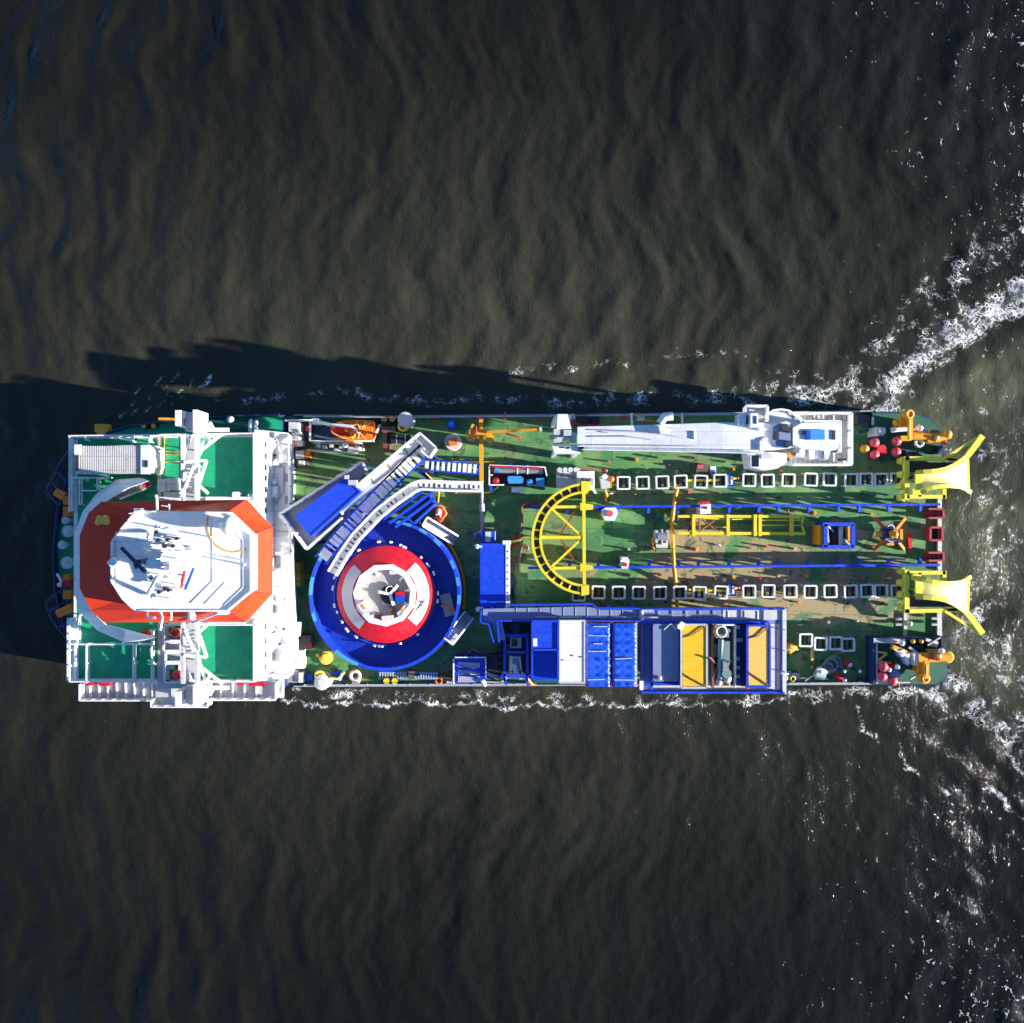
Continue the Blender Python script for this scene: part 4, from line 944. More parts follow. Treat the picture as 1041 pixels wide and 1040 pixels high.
def jd(x, y, *a):
    o = dup(r0, x + jit.uniform(-.7, .7), y + jit.uniform(-.5, .5), 0.02, *a); o.rotation_euler.z = math.radians(jit.uniform(-2.5, 2.5)); return o
UP = [(634, 491), (653, 490.5), (672.3, 490), (692, 489.6), (711.5, 489.3), (731, 489), (760, 488.6), (779, 488.3), (800, 488), (822, 488), (840.5, 487.8), (862, 487.6), (877, 487.5), (893, 487.3), (908, 487)]
LO = [(609, 601.2), (629.7, 601.2), (650, 601), (670.8, 601), (690.8, 601), (711, 601), (731.5, 600.5), (759.6, 600.2), (780, 600), (800.8, 600), (821, 599.8), (841.8, 599.6), (862.6, 599.6), (878, 599.7), (893, 599.8), (908.5, 600)]
r0 = roller('white square roller frame, first from the yellow quadrant in the crane side row', *UP[0], 'white roller frames in the crane side row')
for i, (x, y) in enumerate(UP[1:], 1): jd(x, y, 'white square roller frame, %s from the yellow quadrant in the crane side row' % ORD[i])
for i, (x, y) in enumerate(LO): jd(x, y, 'white square roller frame, %s from the yellow quadrant in the container side row' % ORD[i], 'white roller frames in the container side row')
dup(r0, 589, 603, 0.02, 'white square roller frame half covered by the yellow quadrant end', 'white roller frames in the container side row')
for (x, y, l) in ((817, 649, 'detached white roller frame nearest the containers, set a step out of line'), (832.5, 653, 'second loose white roller frame from the containers'), (847, 651.5, 'third loose white roller frame from the containers'), (860, 653, 'loose white roller frame nearest the stern winches')):
    jd(x, y, l, 'loose white roller frames')

# ================================================================== YELLOW STERN CHUTES
def chute(label, my):
    HOFF[0] = 1.0
    t = thing('stern_chute', label, 'stern chute', 950, my(488), 0.02, 'yellow cable chutes at the stern')
    H = 1.6
    q = MB(lemon)
    for a, b, w_ in (((921, 464), (921, 508), 0.5), ((919, 466), (978, 467), 0.42), ((921, 505), (960, 505), 0.4), ((959, 497), (959, 507), 0.4), ((922, 487), (936, 487), 0.3), ((934, 481), (934, 505), 0.35), ((960, 466), (980, 470), 0.3)):
        q.bar((a[0], my(a[1]), H), (b[0], my(b[1]), H), w_, 0.6)
    for (x, y) in ((919, 468), (919, 482), (918.5, 494), (919, 506)): q.prism([(x - 2.4, my(y - 2.5)), (x + 1, my(y - 4)), (x + 1, my(y + 4)), (x - 2.4, my(y + 2.5))], H + 0.2, 0.5)
    q.build('base_frame', t)
    # horn: rows of (x, y_upper, y_lower, h)
    rows = [(931, 481, 498.5, 2.5), (938, 480.5, 498, 2.7), (946, 480, 496, 2.8), (954, 479.3, 494.3, 2.8), (962, 477.5, 493.6, 2.7), (969, 474.6, 493.6, 2.4), (976, 470.5, 494.4, 1.9), (981, 467.5, 496, 1.2), (984.5, 465.5, 498, 0.2)]
    q = MB(paint('pale_yellow_horn', (0.80, 0.75, 0.28), 0.4, 0.3, dirt_rgb=(0.62, 0.55, 0.3))); V = []; k = 9
    for (x, y0, y1, h) in rows:
        V.append([W(x, my(y0 + (y1 - y0)*j/(k-1)), h + 0.35*(2*j/(k-1) - 1)**2) for j in range(k)])
    q.loft(V, caps=False, smooth=True, closed=False)
    q.loft([[p - Vector((0, 0, 0.2)) for p in r_] for r_ in V], caps=False, closed=False); q.build('horn', t)
    q = MB(lemon)
    P = [(931, 480.3, 2.9), (938, 479.7, 3.1), (946, 479.2, 3.2), (954, 478.4, 3.2), (962, 476.6, 3.1), (969, 473.6, 2.8), (976, 469, 2.4), (983, 463.5, 2.0), (989, 456, 2.0), (994, 449, 2.0), (998.5, 443, 2.0)]
    for a, b in zip(P[:-1], P[1:]): q.bar((a[0], my(a[1]), a[2]), (b[0], my(b[1]), b[2]), 0.45 if a[0] < 980 else 0.62, 0.4)
    P = [(936, 501, 2.8), (941, 498.5, 3.0), (947, 496, 3.1), (955, 494.6, 3.1), (965, 494, 2.9), (975, 494.6, 2.3), (981, 497, 1.6), (986, 500.5, 1.0)]
    for a, b in zip(P[:-1], P[1:]): q.bar((a[0], my(a[1]), a[2]), (b[0], my(b[1]), b[2]), 0.42, 0.4)
    q.bar((983.5, my(466), 0.6), (984.5, my(497), 0.4), 0.22, 0.3); q.build('flange', t)
    q = MB(lemon); q.prism([(931, my(481)), (937.5, my(481)), (937.5, my(498)), (931, my(498.5))], 2.9, 2.6); q.prism([(928, my(497)), (938, my(497)), (936, my(503)), (928, my(503))], 2.2, 1.8); q.build('inlet_plate', t)
    q = MB(lemon); q.bar((960, my(466), 1.8), (996, my(443.5), 1.9), 0.3, 0.3); q.build('strut', t)
    q = MB(dark); q.prism([(924.5, my(470)), (970, my(470)), (965, my(477)), (925, my(480))], 0.9, 0.6); q.cyl(926.5, my(485.5), 0.22, 2.0, 1.4, 8); q.build('drip_tray', t)
    HOFF[0] = 0.0
chute('yellow and white stern chute beside the winch deck with the crane', lambda y: y)
chute('yellow and white stern chute beside the container side winch deck', lambda y: 1087 - y)

# ================================================================== PORT SIDE CONTAINER RANK
def corner_cast(t, x0, y0, x1, y1, h1, m):
    for x in (x0, x1):
        for y in (y0, y1): q = MB(m); q.box(x - 0.8, y - 0.8, x + 0.8, y + 0.8, h1 + 0.05, h1 - 0.2); q.build('corner_casting', t)
def container(label, x0, y0, x1, y1, h1, h0, m, rib=None, cast=None, group='containers along the ship side'):
    t = thing('container', label, 'container', (x0 + x1)/2, (y0 + y1)/2, h0, group)
    q = MB(m); q.box(x0, y0, x1, y1, h1, h0); q.build('body', t)
    q = MB(m); n_ = 22
    for k in range(n_): 
        y = y0 + 1 + (y1 - y0 - 2)*(k + .2)/n_; q.box(x0 + 1.2, y, x1 - 1.2, y + (y1-y0)/n_*0.5, h1 + 0.010, h1 - 0.1)
    q.build('roof_panel', t)
    q = MB(rib or m)
    for a, b in (((x0, y0), (x1, y0)), ((x1, y0), (x1, y1)), ((x1, y1), (x0, y1)), ((x0, y1), (x0, y0))): q.bar((*a, h1), (*b, h1), 0.14, 0.14)
    q.build('top_rail', t)
    corner_cast(t, x0, y0, x1, y1, h1, cast or rib or m)
    q = MB(cast or dark); q.bar(((x0*0.65 + x1*0.35), y0 - 0.1, h1 - 0.3), ((x0*0.65 + x1*0.35), y0 - 0.1, h0 + 0.2), 0.06); q.bar(((x0*0.35 + x1*0.65), y0 - 0.1, h1 - 0.3), ((x0*0.35 + x1*0.65), y0 - 0.1, h0 + 0.2), 0.06); q.build('lock_rod', t)
    return t
# blue unit by itself, with white side
t = thing('workshop_container', 'blue workshop container with a white side standing between carousel and quadrant', 'container', 500, 585, 0.02)
q = MB(blue); q.box(488, 552.5, 514, 618, 3.4, 0.02); q.build('body', t)
q = MB(blue)
for k in range(26): q.box(489.4, 554 + k*2.45, 512.6, 555.1 + k*2.45, 3.41, 3.3)
q.build('roof_panel', t)
q = MB(white); q.box(514.1, 551.5, 518.6, 619, 3.45, 0.02); q.box(511, 549.5, 519.5, 553.5, 3.6, 2.9); q.sphere(512.5, 622, 3.3, 0.3, 8); q.sphere(486, 619.5, 3.3, 0.28, 8); q.sphere(485, 555.5, 3.3, 0.28, 8); q.box(484, 554.5, 490, 556.5, 3.5, 3.2); q.box(485, 617, 491, 619, 3.5, 3.2); q.tube([(513, 621, 3.4), (516, 616, 3.4)], 0.15); q.build('side_panel', t)
q = MB(dark)
for y in (560, 567, 574, 581, 588, 595, 602, 609): q.box(515.6, y, 516.8, y + 1.3, 3.48, 3.4)
q.build('vent_slot', t)
t = thing('winch_cabinet', 'small blue and pale cabinet at the end of the blue workshop container', 'cabinet', 497, 546, 0.02)
q = MB(blue); q.box(489, 540, 503, 551.5, 2.4, 0.02); q.build('body', t)
q = MB(offwhite); q.box(493.5, 540.5, 499, 551, 2.5, 2.35); q.build('roof_strip', t)
q = MB(lblue); q.tube([(489, 540, 2.3), (483, 543, 2.0), (482, 548, 1.6)], 0.12); q.tube([(503, 540, 2.3), (503, 551, 2.3)], 0.1); q.build('pipe', t)

# raised blue walkway behind the rank
wk = thing('raised_walkway', 'grey raised walkway with blue edges running behind the containers', 'walkway', 580, 624, 0.02)
q = MB(slate); q.prism([(491, 619), (602, 616.5), (607, 620), (650, 620), (650, 629), (510, 630), (514, 650), (506, 652), (500, 633), (491, 632)], 4.2, 4.0); q.build('floor', wk)
q = MB(blue)
for pts in ([(519, 614.5), (602, 613.5), (606, 617.5), (650, 618)], [(489, 620), (489, 632), (497, 633.5), (502, 652)], [(507.5, 652), (505.5, 630), (650, 630.5)]): wall(q, pts, 4.0, 4.9, 0.16)
q.build('edge_beam', wk)
q = MB(blue)
for x in range(500, 650, 24):
    for y in (618, 628): q.bar((x, y, 4.0), (CX + (x-CX)*.96, CY + (y-CY)*.96, 0.02), 0.25)
q.build('column', wk)
q = MB(lgrey)
for x in range(545, 650, 26): q.tube([(x - 1, 627.5, 4.3), (x + 20, 627.5, 4.3)], 0.09)
for x in range(525, 650, 12): q.bar((x, 617.5, 4.22), (x, 628.5, 4.22), 0.05, 0.05)
q.build('floor_joint', wk)

# machine frame
t = thing('generator_skid', 'dark blue open machine frame with grey engine next to the two tier blue container', 'machine', 525, 664, 0.02)
q = MB(blue)
for a, b in (((513, 646), (536, 646)), ((513, 646), (513, 692)), ((536, 646), (536, 692)), ((513, 663), (536, 663)), ((510, 686), (540, 686)), ((511, 687), (515, 696)), ((534, 687), (537, 697))): q.bar((*a, 3.6), (*b, 3.6), 0.26, 0.3)
for (x, y) in ((513, 646), (536, 646), (513, 690), (536, 690)): q.bar((x, y, 3.6), (CX + (x-CX)*.964, CY + (y-CY)*.964, 0.02), 0.25)
q.build('frame', t)
q = MB(dark); q.box(507, 633, 539, 692, 1.0, 0.02); q.mat(navy); q.box(521, 635, 528, 646, 2.6, 1.0); q.box(514, 655, 520, 662, 2.2, 1.0); q.build('base', t)
q = MB(beige); q.box(518.5, 649, 530, 659, 3.2, 1.0); q.mat(dark).box(520, 650, 526, 657, 3.25, 3.1); q.build('control_box', t)
q = MB(steel); q.hcyl((524, 666, 2.2), (524, 684, 2.2), 0.75, 16); q.mat(white); q.hcyl((523, 675, 2.9), (525, 684, 2.9), 0.25, 8); q.tube([(520, 668, 2.8), (528, 668, 2.9), (530, 681, 2.8), (520, 681, 2.8)], 0.12); q.build('engine', t)
q = MB(navy)
for y in range(637, 690, 7): q.box(508, y, 510.5, y + 4, 1.8, 1.0)
q.build('step', t)
q = MB(amber); q.tube([(530, 682, 3), (536, 690, 3), (541, 696, 2)], 0.18); q.tube([(518, 682, 2.9), (518, 686, 2.9)], 0.15); q.mat(red); q.tube([(538, 691, 2), (543, 697, 1.6)], 0.12); q.build('hose', t)
q = MB(white); q.box(513, 688, 534, 690.5, 3.2, 2.8); q.build('step_plate', t)

t = thing('container', 'blue container in two tiers beside the plain white container', 'container', 554, 661, 0.02, 'containers along the ship side')
q = MB(blue); q.box(541, 631.5, 567.5, 660, 5.3, 0.02); q.mat(white).box(541.8, 649, 546.2, 657, 5.35, 5.2); q.build('upper_body', t)
q = MB(blue); q.box(541, 660.2, 567.5, 690.5, 3.4, 0.02); q.mat(cblue); q.build('lower_body', t)
q = MB(blue); 
for a, b in (((541, 631.5), (567.5, 631.5)), ((541, 660.5), (567.5, 660.5)), ((541, 631.5), (541, 690.5)), ((567.5, 631.5), (567.5, 690.5)), ((541, 690.5), (567.5, 690.5))): q.bar((*a, 5.33), (*b, 5.33), 0.2, 0.25)
q.build('top_rail', t); corner_cast(t, 541, 631.5, 567.5, 690.5, 5.35, blue)
q = MB(dgreen); q.box(543, 691.5, 567, 694.5, 2.0, 0.02); q.build('step', t)
c = container('plain white container with a few rust spots on its roof', 568.7, 631, 594.2, 694, 5.35, 0.02, white, offwhite)
q = MB(rust)
for (x, y) in ((582, 666.5), (572, 671), (591, 668)): q.cyl(x, y, 0.09, 5.43, 5.3, 8)
q.build('stain', c)
def tarped(label, x0, y0, x1, y1):
    t = thing('covered_container', label, 'container', (x0+x1)/2, (y0+y1)/2, 0.02, 'tarpaulin covered containers')
    q = MB(orange); q.box(x0, y0, x1, y1, 4.75, 0.02); q.build('body', t)
    nx, ny = 14, 34; q = MB(tarp); V = []
    rr = random.Random(int(x0))
    for j in range(ny + 1):
        row = []
        for i in range(nx + 1):
            x = x0 - 0.3 + (x1 - x0 + 0.6)*i/nx; y = y0 + 0.8 + (y1 - y0 - 0.2)*j/ny
            e = min(i, nx - i); h = 5.0 - (0.4 if e == 0 else 0.0) + 0.09*math.sin(y*0.75 + 0.5*math.sin(x*0.6)) + rr.uniform(-.03, .03) + 0.10*abs(math.sin((y - y0)/(y1 - y0)*math.pi*4))
            row.append(W(x, y, h))
        V.append(row)
    q.loft(V, caps=False, closed=False, smooth=True); tp = q.build('tarpaulin', t)
    q = MB(offwhite)
    for f in (0.06, 0.2, 0.33, 0.45, 0.57, 0.68, 0.8, 0.9):
        y = y0 + (y1-y0)*f; 
        if rr.random() < 0.4: q.tube([(x0 + rr.uniform(2, 9), y, 5.17), (x1 - rr.uniform(2, 9), y + rr.uniform(-.6, .6), 5.17)], 0.06, 4)
        q.box(x1 - 1.6, y - 1.0, x1 + 0.1, y + .6, 5.0, 4.7)
    q.build('strap', t)
    corner_cast(t, x0, y0 + 0.5, x1, y1, 4.78, orange)
tarped('container under a creased blue tarpaulin next to the white container', 595.7, 633, 620.5, 697.5)
tarped('container under a creased blue tarpaulin next to the open grey platform', 622.3, 633, 647.5, 697.5)

# raised platform at the after end of the rank
pf = thing('cargo_platform', 'large blue edged cargo platform carrying yellow lidded units', 'platform', 722, 660, 0.02)
HP2 = 3.4
q = MB(slate); q.box(651.5, 619, 794, 701, HP2, HP2 - 0.25); q.build('floor', pf)
q = MB(blue); wall(q, [(651.5, 620), (651.5, 702.5), (795, 702.5)], HP2 - 0.3, HP2 + 0.6, 0.22); wall(q, [(651.5, 618.6), (795, 617.8)], HP2 - 0.3, HP2 + 0.9, 0.2); wall(q, [(651.5, 632.5), (780, 632)], HP2, HP2 + 0.7, 0.22); wall(q, [(662, 632), (662, 701)], HP2, HP2 + 0.5, 0.3); q.build('edge_beam', pf)
q = MB(white); wall(q, [(795.3, 618), (795.3, 703)], HP2 - 0.3, HP2 + 0.2, 0.22); q.rail([(795, 618), (795, 703)], HP2, 1.3, 0.055, 1.8, 2); q.bar((652, 692, HP2 + .6), (652, 701, HP2 + .6), 0.4); q.build('end_fence', pf)
q = MB(offwhite); q.box(652, 693, 793, 701, HP2 + 0.05, HP2 - 0.1); q.box(783, 634, 793, 692.8, HP2 + 0.05, HP2 - 0.1); q.box(735, 620, 793, 630, HP2 + .05, HP2 - .1); q.build('side_plating', pf)
q = MB(brown); q.box(789.5, 634, 792, 701, HP2 + 0.1, HP2); q.build('kerb', pf)
q = MB(navy)
for x in (655, 690, 725, 760, 790):
    for y in (622, 698): q.bar((x, y, 3.1), (CX + (x-CX)*.967, CY + (y-CY)*.967, 0.02), 0.3)
q.build('column', pf)
q = MB(lgrey)
for x in (670, 684, 698, 712, 726, 740, 757, 770): q.bar((x, 621, HP2 + 0.08), (x, 630, HP2 + 0.08), 0.06, 0.06)
q.bar((653, 625, HP2 + .05), (735, 625, HP2 + .05), 0.05, 0.05); q.tube([(652, 621, 4.2), (652, 630, 4.2)], 0.25, 8); q.tube([(652, 620.5, 4.3), (664, 620.5, 4.3)], 0.12); q.build('floor_joint', pf)
q = MB(blue); wall(q, [(653, 694.5), (693, 694.5)], HP2, HP2 + 0.5, 0.3); q.build('curb_beam', pf)

c = container('slate grey container with lowered roof on the blue edged platform', 664.5, 635, 689, 692, 4.4, HP2 + 0.01, slate, slate, brown, 'units on the cargo platform')
q = MB(white); q.prism([(689, 636), (693, 632), (697, 634), (693, 641), (689, 639)], 5.8, 5.3); q.sphere(671, 689.3, 4.6, 0.22, 8); q.tube([(675, 640, 4.5), (682, 634, 4.7), (687, 640, 4.5)], 0.05); q.build('lifting_gear', c)
def lidded(label, x0, y0, x1, y1, m, sidem):
    t = thing('lidded_unit', label, 'container', (x0+x1)/2, (y0+y1)/2, HP2, 'units on the cargo platform')
    q = MB(sidem); q.box(x0, y0, x1, y1, 4.75, HP2 + 0.01); q.build('body', t)
    q = MB(m); q.box(x0 + 1.5, y0 + 1, x1 - 1.5, y1 - 1, 4.85, 4.6); q.build('lid', t)
    q = MB(lgrey if m is cyellow else blue)
    for a, b in (((x0, y0), (x1, y0)), ((x1, y0), (x1, y1)), ((x1, y1), (x0, y1)), ((x0, y1), (x0, y0))): q.bar((*a, 4.83), (*b, 4.83), 0.2, 0.2)
    q.build('rim', t)
    q = MB(rust); q.tube([(x0 + 1.5, y0 + 13, 4.91), (x0 + 11, y0 + 10.5, 4.95), (x1 - 2, y0 + 2, 4.97)], 0.06, 5); q.tube([(x0 + 1, y1 - 15, 4.91), (x0 + 9, y1 - 10, 4.95), (x1 - 1, y1 - 1.5, 4.97)], 0.06, 5); q.build('lifting_sling', t)
    corner_cast(t, x0 + 2.5, y0 + 2, x1 - 2.5, y1 - 2, 4.87, amber)
    q = MB(m)
    for k in range(12): q.box(x0 + 2, y0 + 2 + (y1-y0-4)*k/12, x1 - 2, y0 + 3.2 + (y1-y0-4)*k/12, 4.862, 4.75)
    q.build('lid_rib', t)
lidded('bright yellow lidded unit with thin slings on the blue edged platform', 692.5, 635, 718.5, 699, cyellow, lgrey)
lidded('faded pale yellow lidded unit at the after end of the blue edged platform', 759.5, 636, 782.5, 698, cream, blue)
t = thing('equipment_basket', 'open basket of grey green machinery between the two yellow lidded units', 'basket', 733, 664, HP2, 'units on the cargo platform')
q = MB(rust); wall(q, [(722.5, 634), (722.5, 697)], HP2, 4.6, 0.2); q.mat(white); wall(q, [(722.5, 634), (745, 634)], HP2, 4.6, 0.15); wall(q, [(745, 634), (745, 697)], HP2, 4.6, 0.12); q.build('side_wall', t)
q = MB(dark); q.box(723, 635, 744.5, 697, HP2 + 0.25, HP2 + 0.01); q.build('floor', t)
gg = paint('grey_green_machine', (0.16, 0.24, 0.23), 0.5, 0.6)
q = MB(gg); q.box(726, 640, 741, 648, 4.6, HP2 + .2); q.box(734, 652, 742, 676, 4.9, HP2 + .2); q.box(725, 655, 731, 668, 4.4, HP2 + .2); q.hcyl((733, 650, 4.7), (732, 690, 4.5), 0.3); q.cyl(739, 685, 0.5, 4.9, HP2 + .2, 14); q.box(725, 678, 731, 694, 4.2, HP2 + .2); q.mat(beige); q.torus(733, 642, 4.9, 0.55, 0.16, 16, 6); q.sphere(739, 690, 4.4, 0.5, 10); q.sphere(731, 693, 4.3, 0.4, 10); q.mat(steel); q.obox((737, 645), (742, 640), 3, 5.0, 4.5); q.box(735, 672, 741, 682, 5.0, 4.6); q.build('machinery', t)
q = MB(amber); q.tube([(728, 636, 4.9), (726, 642, 4.8), (729, 648, 4.6)], 0.15); q.tube([(730, 696, 4.3), (738, 694, 4.2), (742, 696, 4.5)], 0.15); q.mat(rust); q.tube([(721, 668, 5.2), (727, 674, 4.6), (731, 676, 4.5)], 0.1); q.tube([(724, 690, 4.6), (731, 676, 4.7), (743, 672, 5.1)], 0.06); q.build('hose', t)
t = thing('step_rack', 'narrow dark rack with pale steps beside the faded yellow unit', 'rack', 752, 664, HP2, 'units on the cargo platform')
q = MB(navy); q.box(747, 635, 757.5, 697, 3.9, HP2 + 0.01); q.build('base', t)
q = MB(beige)
for y in (636, 649, 668, 677, 686): q.box(748, y, 752 if y != 649 else 755, y + 3.5, 4.2, 3.85)
q.build('step', t)
q = MB(orange); wall(q, [(757.5, 634), (757.5, 698)], HP2, 4.6, 0.14); q.build('side_wall', t)

# rack near the carousel
t = thing('pipe_rack', 'blue rack of pale striped boards at the ship side below the gangway', 'rack', 478, 681, 0.02)
q = MB(blue); q.box(461.5, 668.5, 494, 694, 2.3, 0.02); q.build('body', t)
q = MB(offwhite)
for k in range(11):
    x = 466.5 + 2.05*k; 
    q.bar((x, 673 + 0.12*k, 2.36), (x, 679, 2.36), 0.15, 0.06); q.bar((x, 681 + .1*k, 2.36), (x, 686, 2.36), 0.15, 0.06); q.bar((x, 687.5, 2.36), (x, 693.5, 2.36), 0.13, 0.06)
q.build('board', t)
q = MB(blue); q.bar((462, 676, 2.5), (494, 685, 2.5), 0.2); q.bar((462, 683, 2.5), (494, 691, 2.5), 0.16); q.build('strap_bar', t)
q = MB(white); q.rail([(461.5, 694), (461.5, 670)], 2.3, .6, .07, 1.0, 1); q.rail([(463, 667), (494, 667), (494, 686)], 2.0, .8, .06, 1.0, 1); q.hcyl((490, 691, 2.5), (493, 697, 2.2), 0.25, 8); q.build('rail', t)
t = thing('dark_crate', 'flat dark crate between blue striped rack and machine frame', 'crate', 503, 674, 0.02)
q = MB(dark); q.box(495.5, 665, 510, 683, 1.0, 0.02); q.build('body', t)
q = MB(brown)
for k in range(5): q.box(496.5, 666.5 + 3.4*k, 509, 667.3 + 3.4*k, 1.04, 0.95)
q.build('batten', t)
t = thing('hose_bundle', 'pale hoses lying by the blue striped rack', 'hose', 500, 687, 0.02)
q = MB(offwhite); q.tube([(494, 683, .6), (504, 687, .5), (512, 688, .4)], 0.1); q.tube([(494, 685, .5), (506, 690, .4), (512, 693, .3)], 0.08); q.tube([(494, 693, .3), (512, 694, .3)], 0.1); q.mat(rope).tube([(476, 665, .9), (480, 660, .6), (489, 664, .5)], 0.14); q.build('hose', t)

# ================================================================== NORTH SIDE EQUIPMENT
t = thing('rescue_boat', 'orange rescue boat with straps in the dark cradle by rail', 'boat', 358, 437, 1.2)
q = MB(orange)
V = []
for (x, wd, hz) in ((336.5, 1.5, 2.6), (339, 5, 2.5), (345, 8.5, 2.4), (355, 10, 2.3), (368, 10.2, 2.3), (378, 9.8, 2.35), (381.5, 8, 2.4)):
    yc = 437 + (x - 358)*0.02; V.append([W(x, yc + wd*f, hz + dz) for f, dz in ((-1.0, 0), (-0.92, 0.35), (-0.7, 0.3), (-0.6, -0.15), (0, -0.3), (0.6, -0.15), (0.7, 0.3), (0.92, 0.35), (1.0, 0), (0.8, -0.9), (0, -1.2), (-0.8, -0.9))])
q.loft(V, smooth=False); q.build('hull', t)
q = MB(orange)
for (x, y, s_) in ((360, 437, 3), (368, 434, 2.6), (374, 440, 2.8), (365, 442, 2.4), (352, 436, 2.5)): q.prism([(x - s_, y - s_), (x + s_, y - s_*.6), (x + s_, y + s_), (x - s_*.5, y + s_)], 2.9 + rnd.random()*.4, 2.0)
q.prism([(352, 446), (360, 444), (359, 452), (353, 451)], 2.6, 1.8); q.prism([(354, 429), (377, 428.5), (379, 445), (356, 446)], 2.75, 1.9); q.build('cover', t)
q = MB(cream); 
for pts in ([(362, 428), (366, 436), (364, 446)], [(372, 428), (366, 440), (372, 447)], [(340, 441), (350, 446), (362, 443)], [(345, 430), (356, 433), (364, 431)], [(358, 446), (366, 434), (378, 430)]): q.tube([(x, y, 3.15) for x, y in pts], 0.07, 5)
q.build('strap', t)
q = MB(red); q.prism([(341, 433), (350, 432), (351, 441), (342, 441)], 2.35, 2.2); q.build('seat', t)
t = thing('boat_cradle', 'white framed cradle and davit arm holding the orange rescue boat', 'cradle', 345, 442, 0.02)
q = MB(white); q.rail([(317, 430), (317, 449), (380, 449), (387, 433)], 0.9, 1.0, 0.07, 1.8, 2); q.bar((318, 428, 2.2), (337, 432, 3.2), 0.35); q.bar((337, 432, 3.3), (358, 433.5, 3.5), 0.3); q.bar((358, 433.5, 3.5), (366, 441, 3.3), 0.2); q.box(317, 425, 323, 431, 2.6, 0.02); q.build('davit_arm', t)
q = MB(navy); q.box(319, 434, 381, 448, 0.9, 0.02); q.build('platform', t)
q = MB(lgrey)
for pts in ([(320, 443), (336, 446), (348, 447)], [(318, 450), (368, 451), (370, 457), (360, 461), (318, 458)]): q.tube([(x, y, 1.0) for x, y in pts], 0.14, 6)
for (x, y) in ((324, 453), (330, 454), (337, 453), (347, 454), (352, 452), (357, 456), (363, 454), (342, 458)): q.box(x - 2.2, y - 1.8, x + 1.8, y + 1.8, 1.4, 0.02)
q.mat(white); q.sphere(351, 452.5, 1.3, .35, 10); q.sphere(365, 456, 1.2, .3, 8); q.hcyl((354, 457, 1.3), (366, 458, 1.3), 0.25); q.build('winch_gear', t)
q = MB(red); q.box(310.5, 433, 316.5, 438.5, 1.3, 0.02); q.build('control_box', t)
t = thing('deck_stair', 'pale steps and lockers between deckhouse and rescue boat cradle', 'stair', 302, 448, 0.02)
q = MB(offwhite)
for k, (x0, y0, x1, y1, h) in enumerate(((293.5, 429, 303, 439, 3.0), (296, 440, 305, 447.5, 2.3), (299, 448, 308, 453.5, 1.6), (300.5, 458, 309, 466, 1.2), (303.5, 468, 309, 473, 0.8))): q.box(x0, y0, x1, y1, h, 0.02)
q.build('step', t)
q = MB(brown); q.box(291, 426, 313, 475, 0.3, 0.02); q.build('base', t)
q = MB(white); q.rail([(292, 428), (318, 428)], 2.2, 1.0, 0.08, 1.5, 2); q.rail([(306, 429), (306, 447)], 1.5, 1.0, .06, 1.4, 2); q.build('handrail', t)
q = MB(orange); q.box(296.5, 449.5, 299, 455, 1.8, 0.3); q.box(310, 458, 315, 465, 1.1, 0.02); q.build('locker', t)
def fairlead(label, x, y, my, cm):
    t = thing('mooring_roller', label, 'roller', x, y, 0.02, 'mooring rollers at the rail')
    q = MB(offwhite); q.lathe(x, y, [(0.9, 0.02), (0.9, 0.6), (0.7, 0.8), (0.7, 1.7), (0.85, 1.9), (0.4, 2.0)], 18); q.box(x - 6, y - 5.5, x + 6, y + 2, 1.2, 0.02); q.build('drum', t)
    q = MB(cm); q.torus(x - 2, y + my*7, 1.2, 0.45, 0.16, 18, 8); q.tube([(x + 3, y + my*5, 1.0), (x + 5, y + my*9, .6)], .12); q.build('eye', t)
fairlead('white mooring roller with yellow eye at the rail near the rescue boat', 412, 426.5, 1, lemon)
fairlead('white mooring roller with yellow eye at the rail near the yellow capstan', 327, 694, -1, lemon)
def bollard(label, x, y, tops):
    t = thing('bollard', label, 'bollard', x, y, 0.02, 'double bollards at the rail')
    q = MB(black); q.box(x - 10, y - 3.6, x + 10, y + 3.6, 0.25, 0.02)
    q.build('base', t)
    for s_ in (-4.2, 4.2): 
        q = MB(black); q.lathe(x + s_, y, [(0.36, 0.25), (0.36, 1.0), (0.46, 1.05), (0.46, 1.15)], 14); q.build('post', t)
        q = MB(tops); q.cyl(x + s_, y, 0.34, 1.19, 1.1, 14); q.build('cap', t)
bollard('black double bollard with orange caps between rescue boat and mooring roller', 394.5, 425.5, amber)
bollard('black double bollard with yellow caps on the carousel side of the rail', 397, 692.5, yellow)
t = solo(MB(brown).box(388, 433.5, 402, 439, 1.1, 0.02).box(389.5, 439, 393.5, 459, 0.9, 0.02).mat(pink).box(393.6, 452, 396, 459, .7, .02), 'pipe_stand', 'brown angled pipe stand standing by black crate and bollard', 'stand', 394, 445)
t = thing('dark_crate', 'long black crate by the brown angled pipe stand', 'crate', 407, 447, 0.02)
q = MB(black); q.box(397.5, 442, 417, 451, 1.3, 0.02); q.build('body', t)
q = MB(grey); q.bar((398, 451.5, 1.1), (417, 451.5, 1.1), 0.12); q.bar((403, 442, 1.32), (403, 451, 1.32), .1, .05); q.bar((412, 442, 1.32), (412, 451, 1.32), .1, .05); q.build('strap', t)
t = thing('deck_hatch', 'round pale hatch ring with an orange square lid', 'hatch', 460.5, 449.5, 0.02)
q = MB(paint('pale_pink_paint', (0.72, 0.56, 0.52), 0.6, 0.3)); q.lathe(460.5, 449.5, [(0.95, 0.02), (0.95, 0.45), (0.85, 0.5)], 24); q.build('ring', t)
q = MB(orange); q.obox((456.5, 450), (464.5, 448.5), 7.2, 0.95, 0.5); q.build('lid', t)
